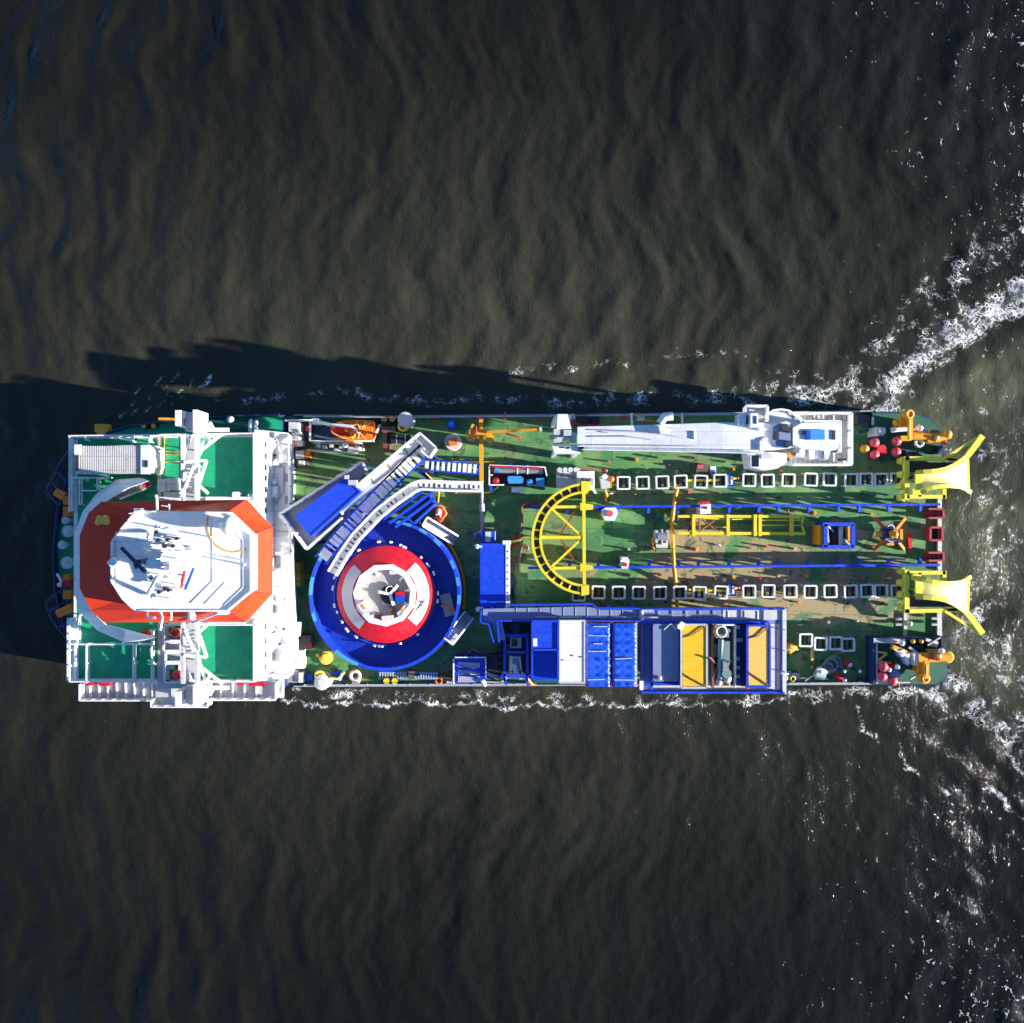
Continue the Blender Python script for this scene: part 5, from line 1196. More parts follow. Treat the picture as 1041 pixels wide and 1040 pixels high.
t = solo(MB(blue).lathe(458.7, 431, [(0.42, 0.02), (0.45, 0.4), (0.42, 0.5), (0.45, 0.9), (0.42, 1.2)], 16).mat(lblue).cyl(458.7, 431, .3, 1.25, 1.2, 12).mat(blue).box(455, 426.5, 462.5, 436, 0.9, 0.02), 'blue_barrel', 'blue barrel on a blue crate near the rail', 'barrel', 458.7, 431)
# small yellow crane
t = thing('yellow_crane', 'small yellow deck crane with a thin jib along the rail', 'crane', 489, 445, 0.02)
q = MB(amber); q.bar((489, 425, 3.4), (489.5, 491, 3.2), 0.42, 0.5); q.bar((489.5, 470, 3.1), (489.5, 490, 3.1), 0.25); q.build('beam', t)
q = MB(amber); q.box(477, 436.5, 498, 442, 4.4, 3.4); q.prism([(473, 439), (478, 437), (484, 446), (480, 448)], 4.0, 3.2); q.cyl(498, 445, 0.45, 4.2, 3.0, 12); q.obox((478, 438), (481, 431), 2.4, 4.2, 3.4); q.build('head', t)
q = MB(amber); q.bar((495, 439.5, 4.6), (550, 436.5, 4.9), 0.26, 0.3); q.mat(white).bar((548.5, 436.6, 4.9), (551, 436.5, 4.9), 0.4); q.build('jib', t)
q = MB(amber); q.bar((489, 441, 3.3), (489, 441.5, 0.02), 0.5); q.bar((489.5, 488, 3.1), (489.5, 487, 0.02), 0.4); q.build('column', t)
q = MB(lemon); q.torus(478.5, 442.5, 3.6, 0.5, 0.08, 16, 6); q.mat(red); q.tube([(484, 433, 4.5), (484, 449, 4.5)], 0.07); q.tube([(515, 441, 3), (522, 443, 2), (529, 445.5, 1)], 0.1); q.tube([(516, 434, 3.5), (515, 441, 3)], .05); q.build('hose', t)
q = MB(grey); q.tube([(489.5, 492, 1.0), (490, 540, 0.8)], 0.2); q.tube([(489.5, 512, 1.1), (490, 520, 1.1)], 0.32, 8); q.build('pipe', t)
# hydraulic unit
t = thing('hydraulic_unit', 'dark framed hydraulic unit with bright blue motors and a red rail', 'machine', 526, 486, 0.02)
q = MB(black); q.box(498, 474, 555, 493, 0.5, 0.02); q.build('base', t)
q = MB(white)
for a, b in (((497.5, 473), (497.5, 493)), ((497.5, 473), (554, 475)), ((554, 475), (556, 484)), ((498, 493), (512, 493)), ((497.5, 483), (501, 483))): q.bar((*a, 1.9), (*b, 1.9), 0.14)
for (x, y) in ((497.5, 473), (497.5, 493), (554, 475), (512, 493)): q.bar((x, y, 1.9), (x, y, .5), .12)
q.build('frame', t)
q = MB(red); q.bar((500, 474.3, 2.0), (550, 476, 2.0), 0.16); q.sphere(504.5, 488.5, 1.4, .38, 10); q.build('top_rail', t)
q = MB(steel); q.hcyl((503, 478, 1.5), (552, 479, 1.5), 0.3); q.tube([(502, 480, 1.2), (512, 477, 1.6), (526, 480, 1.4)], 0.12); q.build('pipe', t)
for x in (526, 536.5): q = MB(white); q.bar((x, 473, 1.9), (x, 482, 1.7), 0.12); q.build('stay', t)
q = MB(lblue); q.box(517, 484, 530, 491.5, 1.9, 0.5); q.hcyl((516, 487, 1.6), (532, 488, 1.6), 0.35); q.build('motor', t)
q = MB(lblue); q.lathe(539, 490.5, [(0.4, .5), (0.4, 1.5), (0.2, 1.7)], 14); q.box(545, 486, 553.5, 494, 1.7, 0.5); q.hcyl((503, 477.5, 1.9), (508, 479, 1.9), .25); q.build('pump', t)
q = MB(white); q.box(520, 495, 532, 500.5, 0.8, 0.02); q.build('tray', t)
q = MB(blue); q.box(497.5, 494, 501, 499, 1.1, 0.02); q.box(518, 471, 521, 474, 1, .02); q.box(532, 470.5, 535, 473, 1, .02); q.box(551.5, 495, 554, 498, .9, .02); q.build('bracket', t)
# white control cabinets by the quadrant
t = thing('control_cabinets', 'pale control cabinets with rows of round valves by the yellow quadrant', 'cabinet', 585, 486, 0.02)
q = MB(lgrey); q.box(566, 476, 590, 496, 1.9, 0.02); q.build('cabinet', t)
q = MB(white); q.box(586.5, 479, 604.5, 498, 2.1, 0.02); q.mat(grey).box(600.5, 486, 603, 494, 2.15, 2.0); q.build('tall_cabinet', t)
for (x, y) in ((571.5, 483), (577.5, 483.5), (583, 484.5), (592, 488), (597.5, 488)): q = MB(dark); q.cyl(x, y, .2, 2.25, 1.7, 10); q.build('valve', t)
for x in (569, 574.5, 580, 585.5): q = MB(offwhite); q.cyl(x, 477.5, .26, 2.1, 1.5, 12); q.build('gauge', t)
q = MB(rust); q.bar((590, 476, 1.2), (616, 479, 1.0), 0.25); q.mat(pink); q.sphere(616, 478.5, 1.1, .2, 8); q.mat(white).hcyl((602, 497, 1), (605, 501, .6), .15); q.build('pipe', t)

# stray fittings on the working deck ------------------------------------------------
def kit(name, label, cat, x, y, items):
    # items: (part name, material, builder)
    t = thing(name, label, cat, x, y, 0.02)
    for nm, m_, fn in items: q = MB(m_); fn(q); q.build(nm, t)
    return t
kit('deck_winch', 'small grey winch with an orange hose by the long yellow line', 'winch', 672, 546, [
    ('drum', steel, lambda q: (q.hcyl((668, 545, 1.1), (678, 545, 1.1), .55, 14))), ('frame', lgrey, lambda q: (q.box(666.5, 539, 669, 552, 1.5, .02), q.box(672.5, 538, 674, 554, 1.5, .02), q.box(677.5, 539, 679.5, 552, 1.4, .02))),
    ('base', offwhite, lambda q: q.box(667, 552, 679, 557, .6, .02)), ('hose', amber, lambda q: q.tube([(668, 541, 1), (663, 548, .6), (664, 557, .4), (667, 560, .4)], .1))])
kit('tugger_winch', 'white and red tugger winch straddling the crane side guard rail', 'winch', 717, 516, [
    ('body', white, lambda q: q.prism([(712, 514), (715, 509.5), (719, 509), (722.5, 513), (723, 522), (712, 523)], 2.4, .02)), ('drum', red, lambda q: q.hcyl((712, 511, 2.4), (721, 510, 2.4), .25, 10)), ('slot', dark, lambda q: q.box(716, 515, 719, 517.5, 2.5, 2.3))])
kit('cable_counter', 'hexagonal white device on the crane side guard rail near the quadrant', 'device', 619.5, 521, [
    ('body', white, lambda q: q.prism([(611.5, 519), (616, 516), (626, 516), (628.5, 520), (625, 529.5), (615, 529)], 2.3, .02)), ('dial', pink, lambda q: q.cyl(620, 522, .35, 2.45, 2.2, 14)), ('bracket', blue, lambda q: (q.box(608, 515, 611.5, 521, 2, .5), q.box(626, 516, 629.5, 521, 2, .5)))])
kit('cable_counter', 'small white device on the container side guard rail near the quadrant', 'device', 635, 571, [
    ('body', white, lambda q: q.prism([(631, 570), (633, 566.5), (638, 566.5), (640, 570), (638.5, 578), (632, 578)], 2.3, .02)), ('dial', red, lambda q: q.cyl(635.5, 574, .22, 2.45, 2.2, 12)), ('foot', navy, lambda q: q.box(629, 568, 631, 573, 1.2, .02))])
kit('valve_station', 'white and orange valve box between quadrant and first roller frame', 'device', 617, 490, [
    ('box', lgrey, lambda q: q.prism([(610, 484), (614, 482.5), (620, 484), (620, 496), (612, 497)], 1.6, .02)), ('valve', orange, lambda q: (q.sphere(621.5, 487, 1.5, .35, 10), q.box(617, 486, 622, 496, 1.3, .02))), ('pipe', amber, lambda q: q.tube([(615, 498, .6), (617, 504, .5), (616, 510, .4)], .16)), ('cap', white, lambda q: q.cyl(615, 484.5, .3, 1.9, 1.5, 12))])
for (x, y, l) in ((742.5, 488.5, 'small blue and white clamp in the crane side roller row'), (744, 600, 'small blue and white clamp in the container side roller row')):
    kit('row_clamp', l, 'clamp', x, y, [('body', blue, lambda q: (q.box(x - 4, y - 6, x + 4, y + 6, 1.0, .02))), ('jaw', white, lambda q: (q.box(x - 3.5, y - 4.5, x - 1, y + 4, 1.3, .9), q.box(x + .5, y - 4, x + 2.5, y + 4, 1.4, .9))), ('pin', orange, lambda q: q.tube([(x + 2, y - 2, 1.4), (x + 8, y - 2.5, .8)], .14))])
kit('tool_box', 'brown tool box with red and blue lids above the roller row', 'box', 715, 476, [
    ('body', brown, lambda q: q.box(708, 472, 721, 481, .9, .02)), ('lid', pink, lambda q: (q.box(709, 472.5, 715, 476, 1.0, .85),)), ('tin', white, lambda q: q.box(722, 474, 728, 481, .9, .02)), ('cap', blue, lambda q: q.box(723, 478, 727, 481, 1.0, .85))])
# yellow line
def hose(label, pts, m_, r_, name='deck_hose'):
    q = MB(m_); q.tube(pts, r_, 7); return solo(q, name, label, 'hose', *pts[0][:2], 0.02)
hose('orange yellow hose crossing the deck between both roller rows', [(689.5, 493, 1.0), (687, 502, .5), (685, 514, 2.0), (683, 532, .4), (684, 556, .3), (685, 576, 2.0), (687, 594, .4), (688.5, 617, .4)], amber, 0.22)
hose('short yellow pipe lying inside the crane side roller row', [(695, 488.3, .8), (731, 488.2, .8)], yellow, 0.16)
hose('short yellow pipe lying inside the container side roller row', [(700, 599.5, .8), (738, 600.5, .8)], yellow, 0.17)
hose('yellow rope looping from the cable ladder along the deck', [(455, 470, .3), (462, 469.3, .3), (480, 470, .3), (503, 469.5, .3)], yellow, 0.1, 'deck_rope')
hose('yellow rope running beneath the white trough to the hydraulic unit', [(463, 501, .3), (475, 501.5, .3), (497, 501, .3), (507, 495, .4)], yellow, 0.12, 'deck_rope')
hose('yellow hose hanging down beside the blue rim bin', [(432, 481, 3), (441, 490, 2), (446, 500, 1), (445, 512, .5)], amber, 0.13)
hose('heavy yellow chain along the carousel edge', [(449, 545, .4), (460, 559, .4), (467.5, 575, .4), (471.5, 590, .4), (472.5, 606, .4), (471, 619, .4)], amber, 0.2, 'deck_chain')
hose('thin yellow rope curving round the lower carousel edge', [(451, 655, .4), (440, 664, .3), (426, 672, .3), (408, 679, .3)], amber, 0.12, 'deck_rope')
hose('blue hose lying by the blue workshop container', [(520, 583, .3), (523, 590, .3), (521, 603, .3), (523, 609, .3)], navy, 0.12)
hose('red hose from the blue workshop container to the tow arm', [(519, 549, .4), (527, 545, .5), (531, 552, .4), (520, 556, .4)], red, 0.14)
kit('red_pump', 'red and white pump beside the blue rim bin', 'pump', 446, 522, [
    ('casing', red, lambda q: (q.prism([(440, 517), (448, 515), (453, 520), (447, 530), (441, 526)], 1.4, .02))), ('motor', white, lambda q: (q.sphere(446, 520, 1.6, .35, 10), q.box(443, 521, 448, 526, 1.7, 1.3))), ('frame', amber, lambda q: (q.tube([(439, 516, 1.2), (449, 514, 1.2), (454, 522, 1.2), (448, 531, 1.2), (439, 516, 1.2)], .1))), ('flange', dark, lambda q: q.box(444, 524, 447, 527, 1.75, 1.6))])
# brown frame round the tow arm
kit('pipe_loop', 'brown pipe frame lying flat between the workshop container and the quadrant', 'frame', 533, 530, [
    ('pipe', brown, lambda q: q.tube([(548, 511, .6), (535, 510, .6), (530, 515, .6), (529, 572, .6), (520, 574, .6)], .22, 8)), ('plate', rust, lambda q: (q.box(531, 510, 543, 513, .9, .02), q.box(530, 514, 540, 517, .7, .02)))])
solo(MB(orange).sphere(535, 557, .35, .22, 10).mat(white).torus(535, 557, .25, .25, .06, 12, 6), 'marker_buoy', 'tiny orange buoy on deck left of the quadrant', 'buoy', 535, 557)
# yellow ladder frame
t = thing('cable_guide_frame', 'long yellow ladder frame lashed to deck between the guard rails', 'frame', 752, 533, 0.02)
q = MB(yellow); q.bar((689, 525, 1.1), (817, 525, 1.1), .3, .4); q.bar((689, 542, 1.1), (818, 542.5, 1.1), .32, .4); q.bar((716, 527, 1.1), (738, 528, 1.1), .12); q.bar((716, 536, .8), (738, 536, .8), .12); q.bar((773, 529, 1.0), (815, 529, 1.0), .14); q.bar((773, 534, .8), (814, 534, .8), .12); q.bar((744, 528, 1), (767, 527.5, 1), .12); q.build('long_beam', t)
for x in (705, 740, 767.5, 772.5, 804.5): q = MB(yellow); q.bar((x, 523, 1.2), (x, 545, 1.2), .34 if x != 804.5 else .4, .35); q.build('cross_beam', t)
q = MB(lemon); q.bar((817, 525, 1.1), (815, 533, 1.0), .2); q.bar((818, 542.5, 1.1), (815, 534, 1.0), .2); q.build('end_hook', t)
q = MB(rust); 
for pts in ([(700, 521, .9), (700, 546, .9)], [(711, 540, 1), (727, 528, 1)], [(714, 528, 1), (727, 539, 1)], [(711, 523, 1.1), (711, 540, 1.1)], [(801, 518, 1), (802, 546, 1)]): q.tube(pts, .1, 5)
q.build('lashing', t)
# blue square frame
t = thing('tensioner_frame', 'square blue frame with dark machinery and orange side', 'machine', 851.5, 544, 0.02)
q = MB(blue); 
for a, b in (((836, 533), (867.5, 533)), ((836, 556), (867.5, 556)), ((839, 533), (839, 556)), ((867, 533), (867, 556))): q.bar((*a, 2.6), (*b, 2.6), .4, .35)
for (x, y) in ((839, 533), (867, 533), (839, 556), (867, 556)): q.bar((x, y, 2.6), (CX + (x-CX)*.975, CY + (y-CY)*.975, .02), .3)
q.build('frame', t)
q = MB(black); q.box(841, 535, 865, 554, 1.4, .02); q.box(847, 536, 855, 553, 2.0, 1.4); q.build('machinery', t)
q = MB(offwhite); q.bar((855.5, 535, 2.3), (854.5, 554, 2.3), .3, .3); q.bar((840.5, 535, 2.2), (842, 553, 2.2), .2); q.bar((842, 535, 2.3), (848, 541, 1.9), .12); q.bar((858, 548, 2.1), (864, 554, 2.1), .2); q.build('arm', t)
q = MB(amber); q.box(833.5, 534, 836, 554, 2.4, .02); q.box(862, 535, 864, 550, 2.2, 1.4); q.build('side_plate', t)
# orange four legged spider
t = thing('anchor_tripod', 'four legged orange stand with a dark hub lying near the stern', 'stand', 907, 543, 0.02)
for k, (x, y) in enumerate(((888.5, 526.5), (920, 527), (888, 559), (919.5, 559))):
    q = MB(orange if k != 0 else pink); q.bar((907 + (x-907)*.3, 543 + (y-543)*.3, 1.5), (x, y, .12), .26); q.bar((907 + (x-907)*.35, 543 + (y-543)*.2, 1.4), (x, y, .12), .14); q.build('leg', t)
q = MB(navy); q.lathe(906, 543, [(1.0, .6), (1.05, 1.3), (.7, 1.6)], 8); q.box(900, 535, 903, 539, 1.8, 1.2); q.box(913, 548, 917, 552, 1.7, 1.1); q.build('hub', t)
q = MB(amber); q.box(893.5, 540, 898, 546, 1.4, .6); q.prism([(905, 541), (911, 538), (913, 546), (907, 547)], 2.1, 1.5); q.box(902, 552, 909, 554.5, 1.4, .8); q.sphere(910, 543, 2.0, .35, 8); q.box(915, 538, 918, 549, 1.4, .8); q.build('pad', t)
q = MB(lgrey); q.torus(905, 538, 1.5, .45, .1, 14, 6); q.tube([(900, 548, 1.5), (906, 551, 1.5), (912, 549, 1.5)], .1); q.build('shackle', t)
# red stern boxes
for (x, y, w_, h_, l) in ((947.5, 522, 15, 9, 'red steel bracket at the stern edge beside the crane side guard rail'), (948, 542.5, 12, 13, 'red open box at the middle of the stern edge'), (947.5, 565.5, 15, 8, 'red steel bracket at the stern edge beside the container side guard rail')):
    t = thing('stern_bracket', l, 'bracket', x, y, .02, 'red brackets at the stern edge')
    q = MB(paint('dull_red_paint', (0.42, 0.05, 0.045), 0.6, 0.6)); wall(q, [(x - w_/2, y - h_/2), (x + w_/2, y - h_/2), (x + w_/2, y + h_/2), (x - w_/2, y + h_/2)] + ([(x - w_/2, y - h_/2)] if h_ > 10 else []), .02, 1.0, .22); q.build('side_plate', t)
    q = MB(black if h_ > 10 else red); q.box(x - w_/2 + 2, y - h_/2 + 2, x + w_/2 - 2, y + h_/2 - 2, .5, .02); q.build('bed', t)
q = MB(red); q.bar((924, 543, .25), (925, 560, .25), .35); q.bar((922, 545, .2), (926, 545, .2), .3); solo(q, 'tow_bar', 'thin red tow bar on deck beside the four legged stand', 'bar', 924, 552)

# stern winch stations -----------------------------------------------------
def floats(t, pts, m_=pink):
    for (x, y, h) in pts:
        q = MB(m_); q.sphere(x, y, h, .52, 14); q.build('float', t)
HOFF[0] = 1.0
t = thing('stern_winch', 'orange stern winch with four red floats on the crane side quarter deck', 'winch', 922, 442, .02, 'stern winches')
q = MB(amber); q.cyl(925, 421, .52, 2.6, 1.2, 16); q.bar((925, 421, 2.3), (925.5, 447, 2.0), .42, .5); q.box(915, 425, 924, 434, 1.9, .02); q.sphere(911, 430, 1.3, .4, 10); q.box(916, 443, 925, 448, 1.5, .02); q.build('head_frame', t)
q = MB(cream); q.torus(925, 421, 2.62, .36, .09, 16, 6); q.bar((925.3, 426, 2.6), (925.3, 448, 2.3), .2, .1); q.build('guard', t)
q = MB(amber); q.hcyl((928, 443, 1.3), (946, 444, 1.3), .42, 12); q.prism([(943, 439), (956, 438), (957, 449), (944, 450)], 1.6, .4); q.sphere(963, 441.5, 1.7, .5, 12); q.hcyl((950, 446, 1.5), (966, 442, 1.6), .4, 12); q.mat(pink).sphere(960, 449, 1.2, .35, 10); q.mat(rust).box(944, 437, 954, 440, 1.7, 1.2); q.build('drum', t)
q = MB(white); q.torus(934.5, 450, 1.0, .42, .16, 18, 8); q.hcyl((906, 437, 1.2), (922, 436, 1.2), .28, 10); q.sphere(935, 436, 1.2, .4, 10); q.sphere(953, 445, 1.9, .2, 8); q.tube([(929, 438, 1), (934, 433, 1.2), (940, 437, 1)], .2); q.build('sheave', t)
floats(t, ((889, 450, 1.0), (911.5, 448.5, 1.0), (889, 462.5, 1.0), (911, 459.5, 1.0)))
q = MB(red); q.prism([(892, 453), (899, 452), (903, 458), (901, 462), (892, 460)], 1.2, .02); q.build('block', t)
q = MB(offwhite); q.bar((887.3, 424, .9), (887.3, 432, .9), .2); q.box(891, 434, 894, 443, 1.4, .02); q.mat(lblue); q.box(897, 434, 899, 443, 1.5, .02); q.mat(lgrey); q.hcyl((893, 438, 1.3), (899, 438, 1.3), .4, 12); q.build('rope_reel', t)
q = MB(amber); q.sphere(879, 456.5, .8, .5, 12); q.build('float', t)
q = MB(navy); q.box(921, 458, 928, 463, 1.2, .02); q.box(930, 459, 934, 464, 1.2, .02); q.box(953.5, 453, 961, 461, 1.0, .02); q.box(881, 436, 883.5, 438, 1.2, .02); q.build('pump', t)
HOFF[0] = 0.0
t = solo(MB(brown).box(871.5, 422, 884, 431.5, 1.3, .02).mat(dark).box(872.5, 423, 883, 430.5, 1.33, 1.2), 'deck_locker', 'brown locker between the crane walkway and the stern winch', 'locker', 878, 427)

HOFF[0] = 1.7
t = thing('stern_winch', 'orange stern winch among clutter on the container side quarter deck', 'winch', 937, 678, .02, 'stern winches')
q = MB(amber); q.cyl(941, 690, .55, 2.2, 1.0, 16); q.bar((941.5, 672, 2.0), (941, 690, 2.1), .5, .5); q.box(934, 674, 941, 684, 1.7, .02); q.prism([(934, 664), (943, 664), (944, 674), (934, 674)], 1.5, .02); q.build('head_frame', t)
q = MB(cream); q.torus(941, 690, 2.25, .34, .09, 16, 6); q.bar((942.3, 676, 2.3), (942.3, 688, 2.3), .2, .1); q.build('guard', t)
q = MB(amber); q.prism([(945, 662), (957, 662), (957, 673), (945, 673)], 1.5, .3); q.hcyl((954, 667, 1.5), (965, 668, 1.5), .55, 12); q.torus(963.5, 668, 1.6, .45, .22, 16, 8); q.mat(rust).box(946, 663, 949, 670, 1.6, 1.2); q.build('drum', t)
q = MB(white); q.sphere(955, 667, 2.1, .22, 8); q.sphere(957, 662, 1.5, .35, 10); q.prism([(914, 662), (919, 660), (921, 666), (917, 669)], 1.6, .02); q.prism([(921, 666), (925, 664), (924, 677), (921, 672)], 1.5, .02); q.prism([(929, 664), (933, 664), (933, 676), (930, 677)], 1.4, .02); q.sphere(917, 654, 1.4, .3, 8); q.build('sheave', t)
floats(t, ((898, 678, 1.2), (897, 687.5, 1.0), (907.5, 692.5, 1.0)))
q = MB(red); q.prism([(894, 676), (900, 674), (905, 678), (904, 683), (896, 683)], 1.3, .02); q.obox((905, 679), (914, 676), 3, 1.3, .02); q.mat(white); q.sphere(912.5, 678, 1.4, .3, 8); q.sphere(904, 681, 1.4, .25, 8); q.build('block', t)
q = MB(slate); q.lathe(910, 686, [(.55, .02), (.55, 1.0)], 14); q.build('reel', t)
q = MB(cream); 
for pts in ([(888, 662, .8), (902, 664, .8), (892, 672, .8), (906, 674, .8)], [(888, 676, .6), (893, 674, .8)], [(890, 664, .8), (893, 675, .8)]): 
    for a, b in zip(pts[:-1], pts[1:]): q.bar(a, b, .18)
q.mat(amber); q.obox((908, 658), (922, 664), 5, 1.5, .8); q.mat(white).obox((909, 660), (918, 665), 1, 1.6, 1.4); q.build('tow_hook', t)
q = MB(black); q.prism([(925, 656), (939, 655), (941, 662), (930, 664)], .9, .02); q.box(943, 652, 959, 660, 1.2, .02); q.box(957, 648, 962, 660, 1.3, .02); q.build('motor', t)
q = MB(amber); q.sphere(928, 652, 1.1, .25, 8); q.sphere(936.5, 652, 1.1, .25, 8); q.build('valve', t)
q = MB(beige); q.bar((888, 651, .9), (920, 652, .9), .5, .2); q.bar((924, 658, 1.1), (938, 668, 1.1), .25); q.bar((941, 650, 1.2), (958, 655, 1.0), .3); q.bar((943, 656, 1.3), (956, 648, 1.3), .15); q.tube([(925, 690, .5), (932, 686, .5), (934, 682, .5)], .15); q.build('fender_bar', t)
q = MB(navy); wall(q, [(961, 648.5), (886, 648.5), (886, 694)], .02, 0.9, .3); q.mat(offwhite); wall(q, [(888, 650), (888, 693)], .02, .9, .15); q.bar((888, 694.2, .7), (925, 693.8, .7), .12); solo(q, 'splinter_wall', 'low dark wall around the container side stern winch deck', 'wall', 886, 660)
HOFF[0] = 0.0

# stern posts between chute and winch deck, small deck fittings
t = thing('roller_pins', 'row of small grey guide pins on the stern deck by the lower chute', 'pins', 932, 632, .02)
for (x, y) in ((913.5, 629), (913.5, 634.7), (950, 628.5), (950, 634.7), (913, 579.5), (913, 617)): q = MB(lgrey); q.hcyl((x - 3, y, .5), (x + 3, y, .5), .16, 8); q.build('pin', t)
q = MB(offwhite); q.sphere(925, 634, .4, .3, 8); q.build('pin', t)
kit('buoy_sling', 'yellow hammock like buoy bag between the platform and the loose roller frames', 'bag', 803, 659, [
    ('bag', amber, lambda q: q.loft([[W(x, 659 + wd*f, .3 + hz*(1 - f*f)) for f in (-1, -.6, -.2, .2, .6, 1)] for (x, wd, hz) in ((796.5, 2, .5), (799, 6, 1.2), (804, 7, 1.4), (808, 5, 1.0), (813, 1.4, .4))], smooth=True)), ('strap', rope, lambda q: q.tube([(797, 661, 1.5), (803, 659.5, 1.8), (812, 660.5, .9)], .1))])
kit('coiled_line', 'grey coil of line by the port rail near the loose roller frames', 'line', 845, 676, [
    ('coil', grey, lambda q: (q.torus(848, 674, .3, .75, .13, 20, 6), q.torus(845, 676, .45, .7, .13, 20, 6), q.torus(841, 679, .3, .6, .12, 20, 6), q.tube([(838, 680, .3), (829, 685, .3), (818, 692, .3)], .1)))])
kit('mooring_reel', 'grey and white mooring reel at the port rail beside the coil', 'reel', 833, 683, [
    ('reel', lgrey, lambda q: (q.hcyl((829, 684, 1.0), (838, 687, 1.0), .5, 14), q.sphere(834, 681.5, 1.2, .45, 10))), ('guard', white, lambda q: q.tube([(830, 680, 1.5), (836, 680, 1.7), (841, 684, 1.2)], .14)), ('base', dgreen, lambda q: q.box(828, 681, 842, 691, .4, .02))])
kit('fire_station', 'small red and white hose reel on the deck near the loose roller frames', 'hose reel', 862, 674, [
    ('drum', red, lambda q: q.hcyl((859, 672, 1.1), (864, 675, 1.1), .35, 12)), ('cover', white, lambda q: q.sphere(864, 675.5, 1.2, .3, 8))])
kit('hose_reel', 'red hose reel at the port rail edge by the navy posts', 'hose reel', 852, 688, [
    ('drum', red, lambda q: q.hcyl((850, 686, .9), (855, 690, .9), .35, 12)), ('cap', white, lambda q: q.sphere(858.5, 691, .8, .25, 8))])
for (x, y, l) in ((858.5, 683, 'white tipped navy post near the red hose reel'), (874.5, 683, 'white tipped navy post near the dark winch deck wall')):
    kit('deck_post', l, 'post', x, y, [('shaft', navy, lambda q: q.bar((x, y, 2.4), (CX + (x-CX)*.976, CY + (y-CY)*.976, .02), .22)), ('tip', white, lambda q: q.sphere(x, y - .5, 2.4, .18, 8)), ('foot', navy, lambda q: q.box(x - 2, y + 7, x + 3, y + 11, .6, .02))])
kit('post_marker', 'short white and orange marker post beside the coiled yellow bag', 'post', 826, 666, [('shaft', cream, lambda q: q.box(824.8, 660.5, 827.2, 672, 1.2, .9)), ('leg', rust, lambda q: (q.bar((826, 661, 1), (826, 661, .02), .14), q.bar((826, 672, 1), (826, 672, .02), .14))), ('cap', orange, lambda q: q.sphere(825.5, 678.5, .6, .22, 8))])
kit('valve_cluster', 'navy valve cluster with yellow handwheels at the after corner of the platform', 'valve', 803, 687, [
    ('body', navy, lambda q: (q.box(796, 682, 804, 690, 1.2, .02), q.box(804.5, 684, 813, 691.5, 1.0, .02))), ('handwheel', yellow, lambda q: (q.torus(798, 689.5, 1.3, .26, .08, 12, 6), q.torus(806, 690, 1.1, .26, .08, 12, 6))), ('pipe', white, lambda q: q.tube([(788, 679, 3.2), (795, 686, 2.0), (801, 685, 1.4)], .1))])
# items on the fore end of the main deck
kit('capstan', 'yellow capstan on deck between carousel and deckhouse', 'capstan', 331, 669, [
    ('base', cream, lambda q: q.lathe(331, 669, [(.75, .02), (.75, .3), (.6, .35)], 20)), ('barrel', lemon, lambda q: q.lathe(331, 669, [(.45, .35), (.32, .7), (.45, 1.0), (.2, 1.05)], 18)), ('guide', cream, lambda q: q.sphere(323.5, 666, .5, .25, 8))])
kit('mooring_ring', 'pale pink mooring ring by the rail below the carousel', 'ring', 361, 688, [
    ('ring', paint('pale_pink_paint', (0.72, 0.56, 0.52)), lambda q: q.torus(361, 687, .9, .5, .2, 20, 8)), ('bracket', paint('pale_pink_paint', (0.72, 0.56, 0.52)), lambda q: q.box(358, 690, 365, 695, .9, .02))])
kit('small_winch', 'blue and yellow winch between two rollers at the fore rail', 'winch', 343, 690, [
    ('frame', blue, lambda q: (q.box(339, 683, 347, 692, 1.0, .02), q.box(311, 686, 317.5, 692, 1.0, .02))), ('wire', lemon, lambda q: (q.tube([(336, 689, 1.2), (344, 690, 1.3), (350, 683, 1)], .15))), ('hook', white, lambda q: q.tube([(345, 691, 1.1), (348, 685, 1.3)], .15))])
kit('wall_ladder', 'pale blue grating with many rungs along the rail under the carousel', 'ladder', 415, 686, [
    ('rail', lblue, lambda q: (q.bar((385, 683.5, .9), (445, 684, .9), .16), q.bar((385, 690, .9), (445, 690, .9), .16))), ('rung', lgrey, lambda q: [q.bar((386.5 + 2.6*k, 683.5, .92), (386.5 + 2.6*k, 690, .92), .14) for k in range(23) if k not in (11, 12)] and None), ('motor', brown, lambda q: q.box(415, 682.5, 421, 690.5, 1.4, .02)), ('wheel', black, lambda q: (q.cyl(415.5, 686, .26, 1.3, .8, 12), q.cyl(424, 686, .22, 1.2, .8, 12))), ('leg', navy, lambda q: [q.bar((x, 687, .85), (x, 687, .02), .14) for x in (388, 410, 430, 443)] and None)])
kit('yellow_locker', 'yellow and orange locker on deck behind the deckhouse', 'locker', 301, 584, [
    ('body', amber, lambda q: q.box(296.8, 572.5, 305, 584, 1.8, .02)), ('lid', yellow, lambda q: q.box(297, 584.2, 305, 596, 2.0, .02)), ('handle', white, lambda q: q.box(301.5, 587, 304, 590, 2.05, 1.95))])
kit('pipe_cabinet', 'brown grey cabinet row at the foot of the deckhouse near the capstan', 'cabinet', 306, 660, [
    ('cabinet', brown, lambda q: q.box(305, 646, 316, 660, 1.4, .02)), ('bench', beige, lambda q: (q.box(300, 661, 309, 680, 1.2, .02),)), ('locker', grey, lambda q: q.box(292, 682, 303, 694, 1.4, .02)), ('sign', red, lambda q: q.box(314, 653, 316.6, 659, 1.5, 1.2)), ('end', offwhite, lambda q: q.box(303.5, 684, 308, 694, 1.6, .02))])
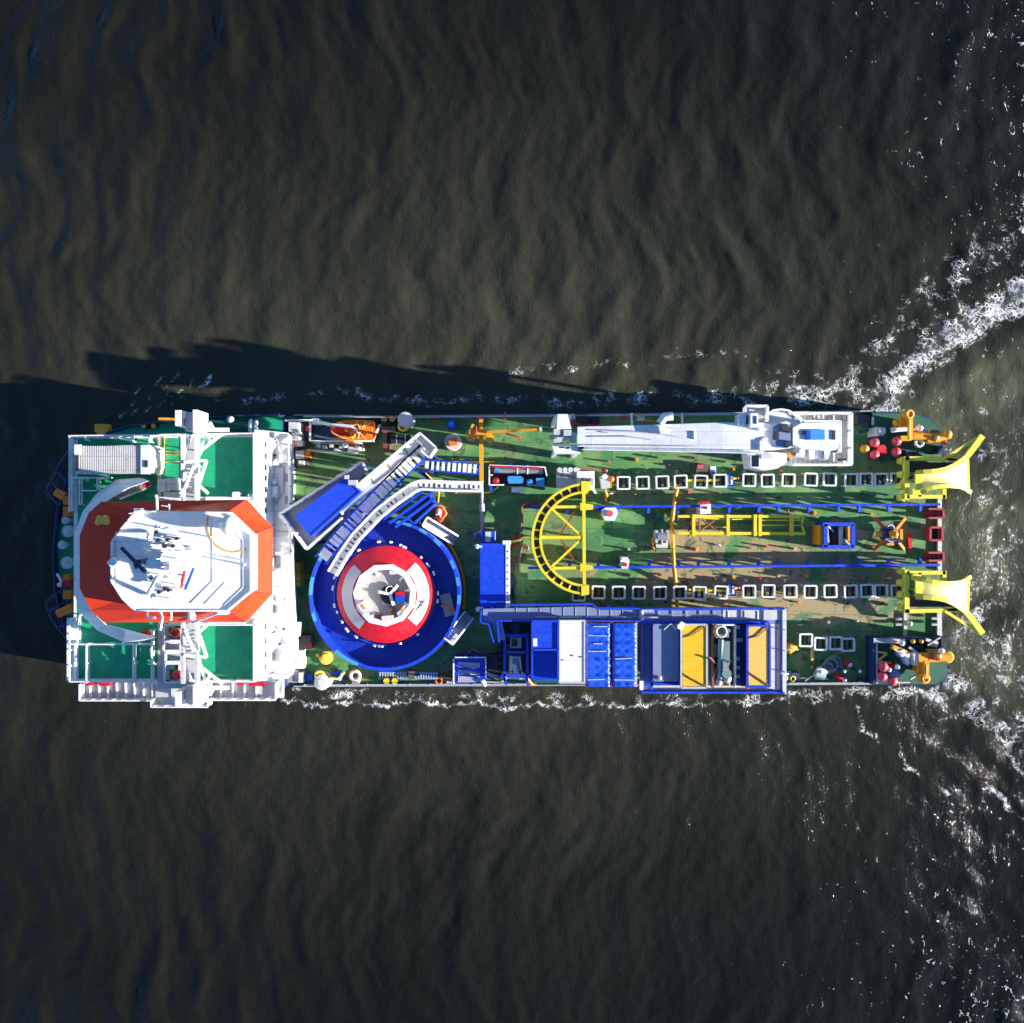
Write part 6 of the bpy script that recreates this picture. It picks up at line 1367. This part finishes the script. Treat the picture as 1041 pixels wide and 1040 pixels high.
kit('shackle_pile', 'red and orange shackles piled on the rail between ladder and blue rack', 'shackles', 452, 692, [
    ('shackle', orange, lambda q: (q.torus(446, 692, .5, .35, .12, 12, 6), q.torus(451, 694, .4, .3, .1, 12, 6))), ('pin', red, lambda q: (q.tube([(452, 685, .4), (458, 686, .4)], .15), q.tube([(458, 692, .6), (462, 690, .8)], .2))), ('block', offwhite, lambda q: q.box(454, 692, 459, 695, .7, .02))])
kit('red_chocks', 'small red chocks on the north rail beside the blue barrel', 'chock', 442, 425, [('chock', red, lambda q: (q.box(438.5, 424, 445.5, 426, 1.0, .6), q.box(482, 423.5, 487, 425, 1.1, .6))), ('base', brown, lambda q: (q.box(438, 424.2, 446, 426.4, .6, .02), q.box(481.5, 423.8, 487.5, 425.5, .6, .02)))])
# gear on the north rail by the crane boom
kit('fender_rack', 'dark fender rack with red trim hung at the rail by the boom rest', 'rack', 596, 427, [
    ('pad', black, lambda q: (q.box(585, 421, 598, 432, 1.6, .02), q.box(598.2, 423, 609.5, 431, 1.3, .02))), ('trim', red, lambda q: (q.tube([(577, 422, 1.5), (583, 430, 1.6), (596, 433, 1.4), (608, 432, 1.2)], .12), q.box(583, 426, 586, 430, 1.7, 1.4))), ('wheel', lgrey, lambda q: (q.cyl(581.5, 424.5, .45, 1.6, .9, 14), q.box(598, 431, 602, 434, 1.2, .5)))])
kit('davit_post', 'slim white davit post with an orange box at the rail beside the boom', 'davit', 645, 425, [
    ('post', white, lambda q: (q.bar((642, 420, 2.4), (642.5, 432, 2.2), .24), q.bar((693.5, 420, 2.2), (693.5, 430, 2.0), .22))), ('box', offwhite, lambda q: q.box(649, 421, 655, 426.5, 1.6, .02)), ('rope', orange, lambda q: (q.tube([(643, 422, 1.8), (650, 420.5, 1.7), (656, 427, 1.4), (668, 428, 1.2)], .09), q.tube([(688, 422, 1.5), (696, 424, 1.2)], .1))), ('valve', red, lambda q: q.box(632, 423, 638, 424.8, 1.2, .5))])
kit('light_mast', 'thin light mast with a cream lamp at the rail near the yellow jib', 'lamp', 513, 427, [('mast', brown, lambda q: q.bar((513, 421, 2.2), (513, 430, .02), .1)), ('lamp', cream, lambda q: q.box(512, 425, 514, 430, 1.9, 1.4)), ('arm', red, lambda q: q.tube([(513, 421, 2.2), (514, 419, 2.3)], .1))])
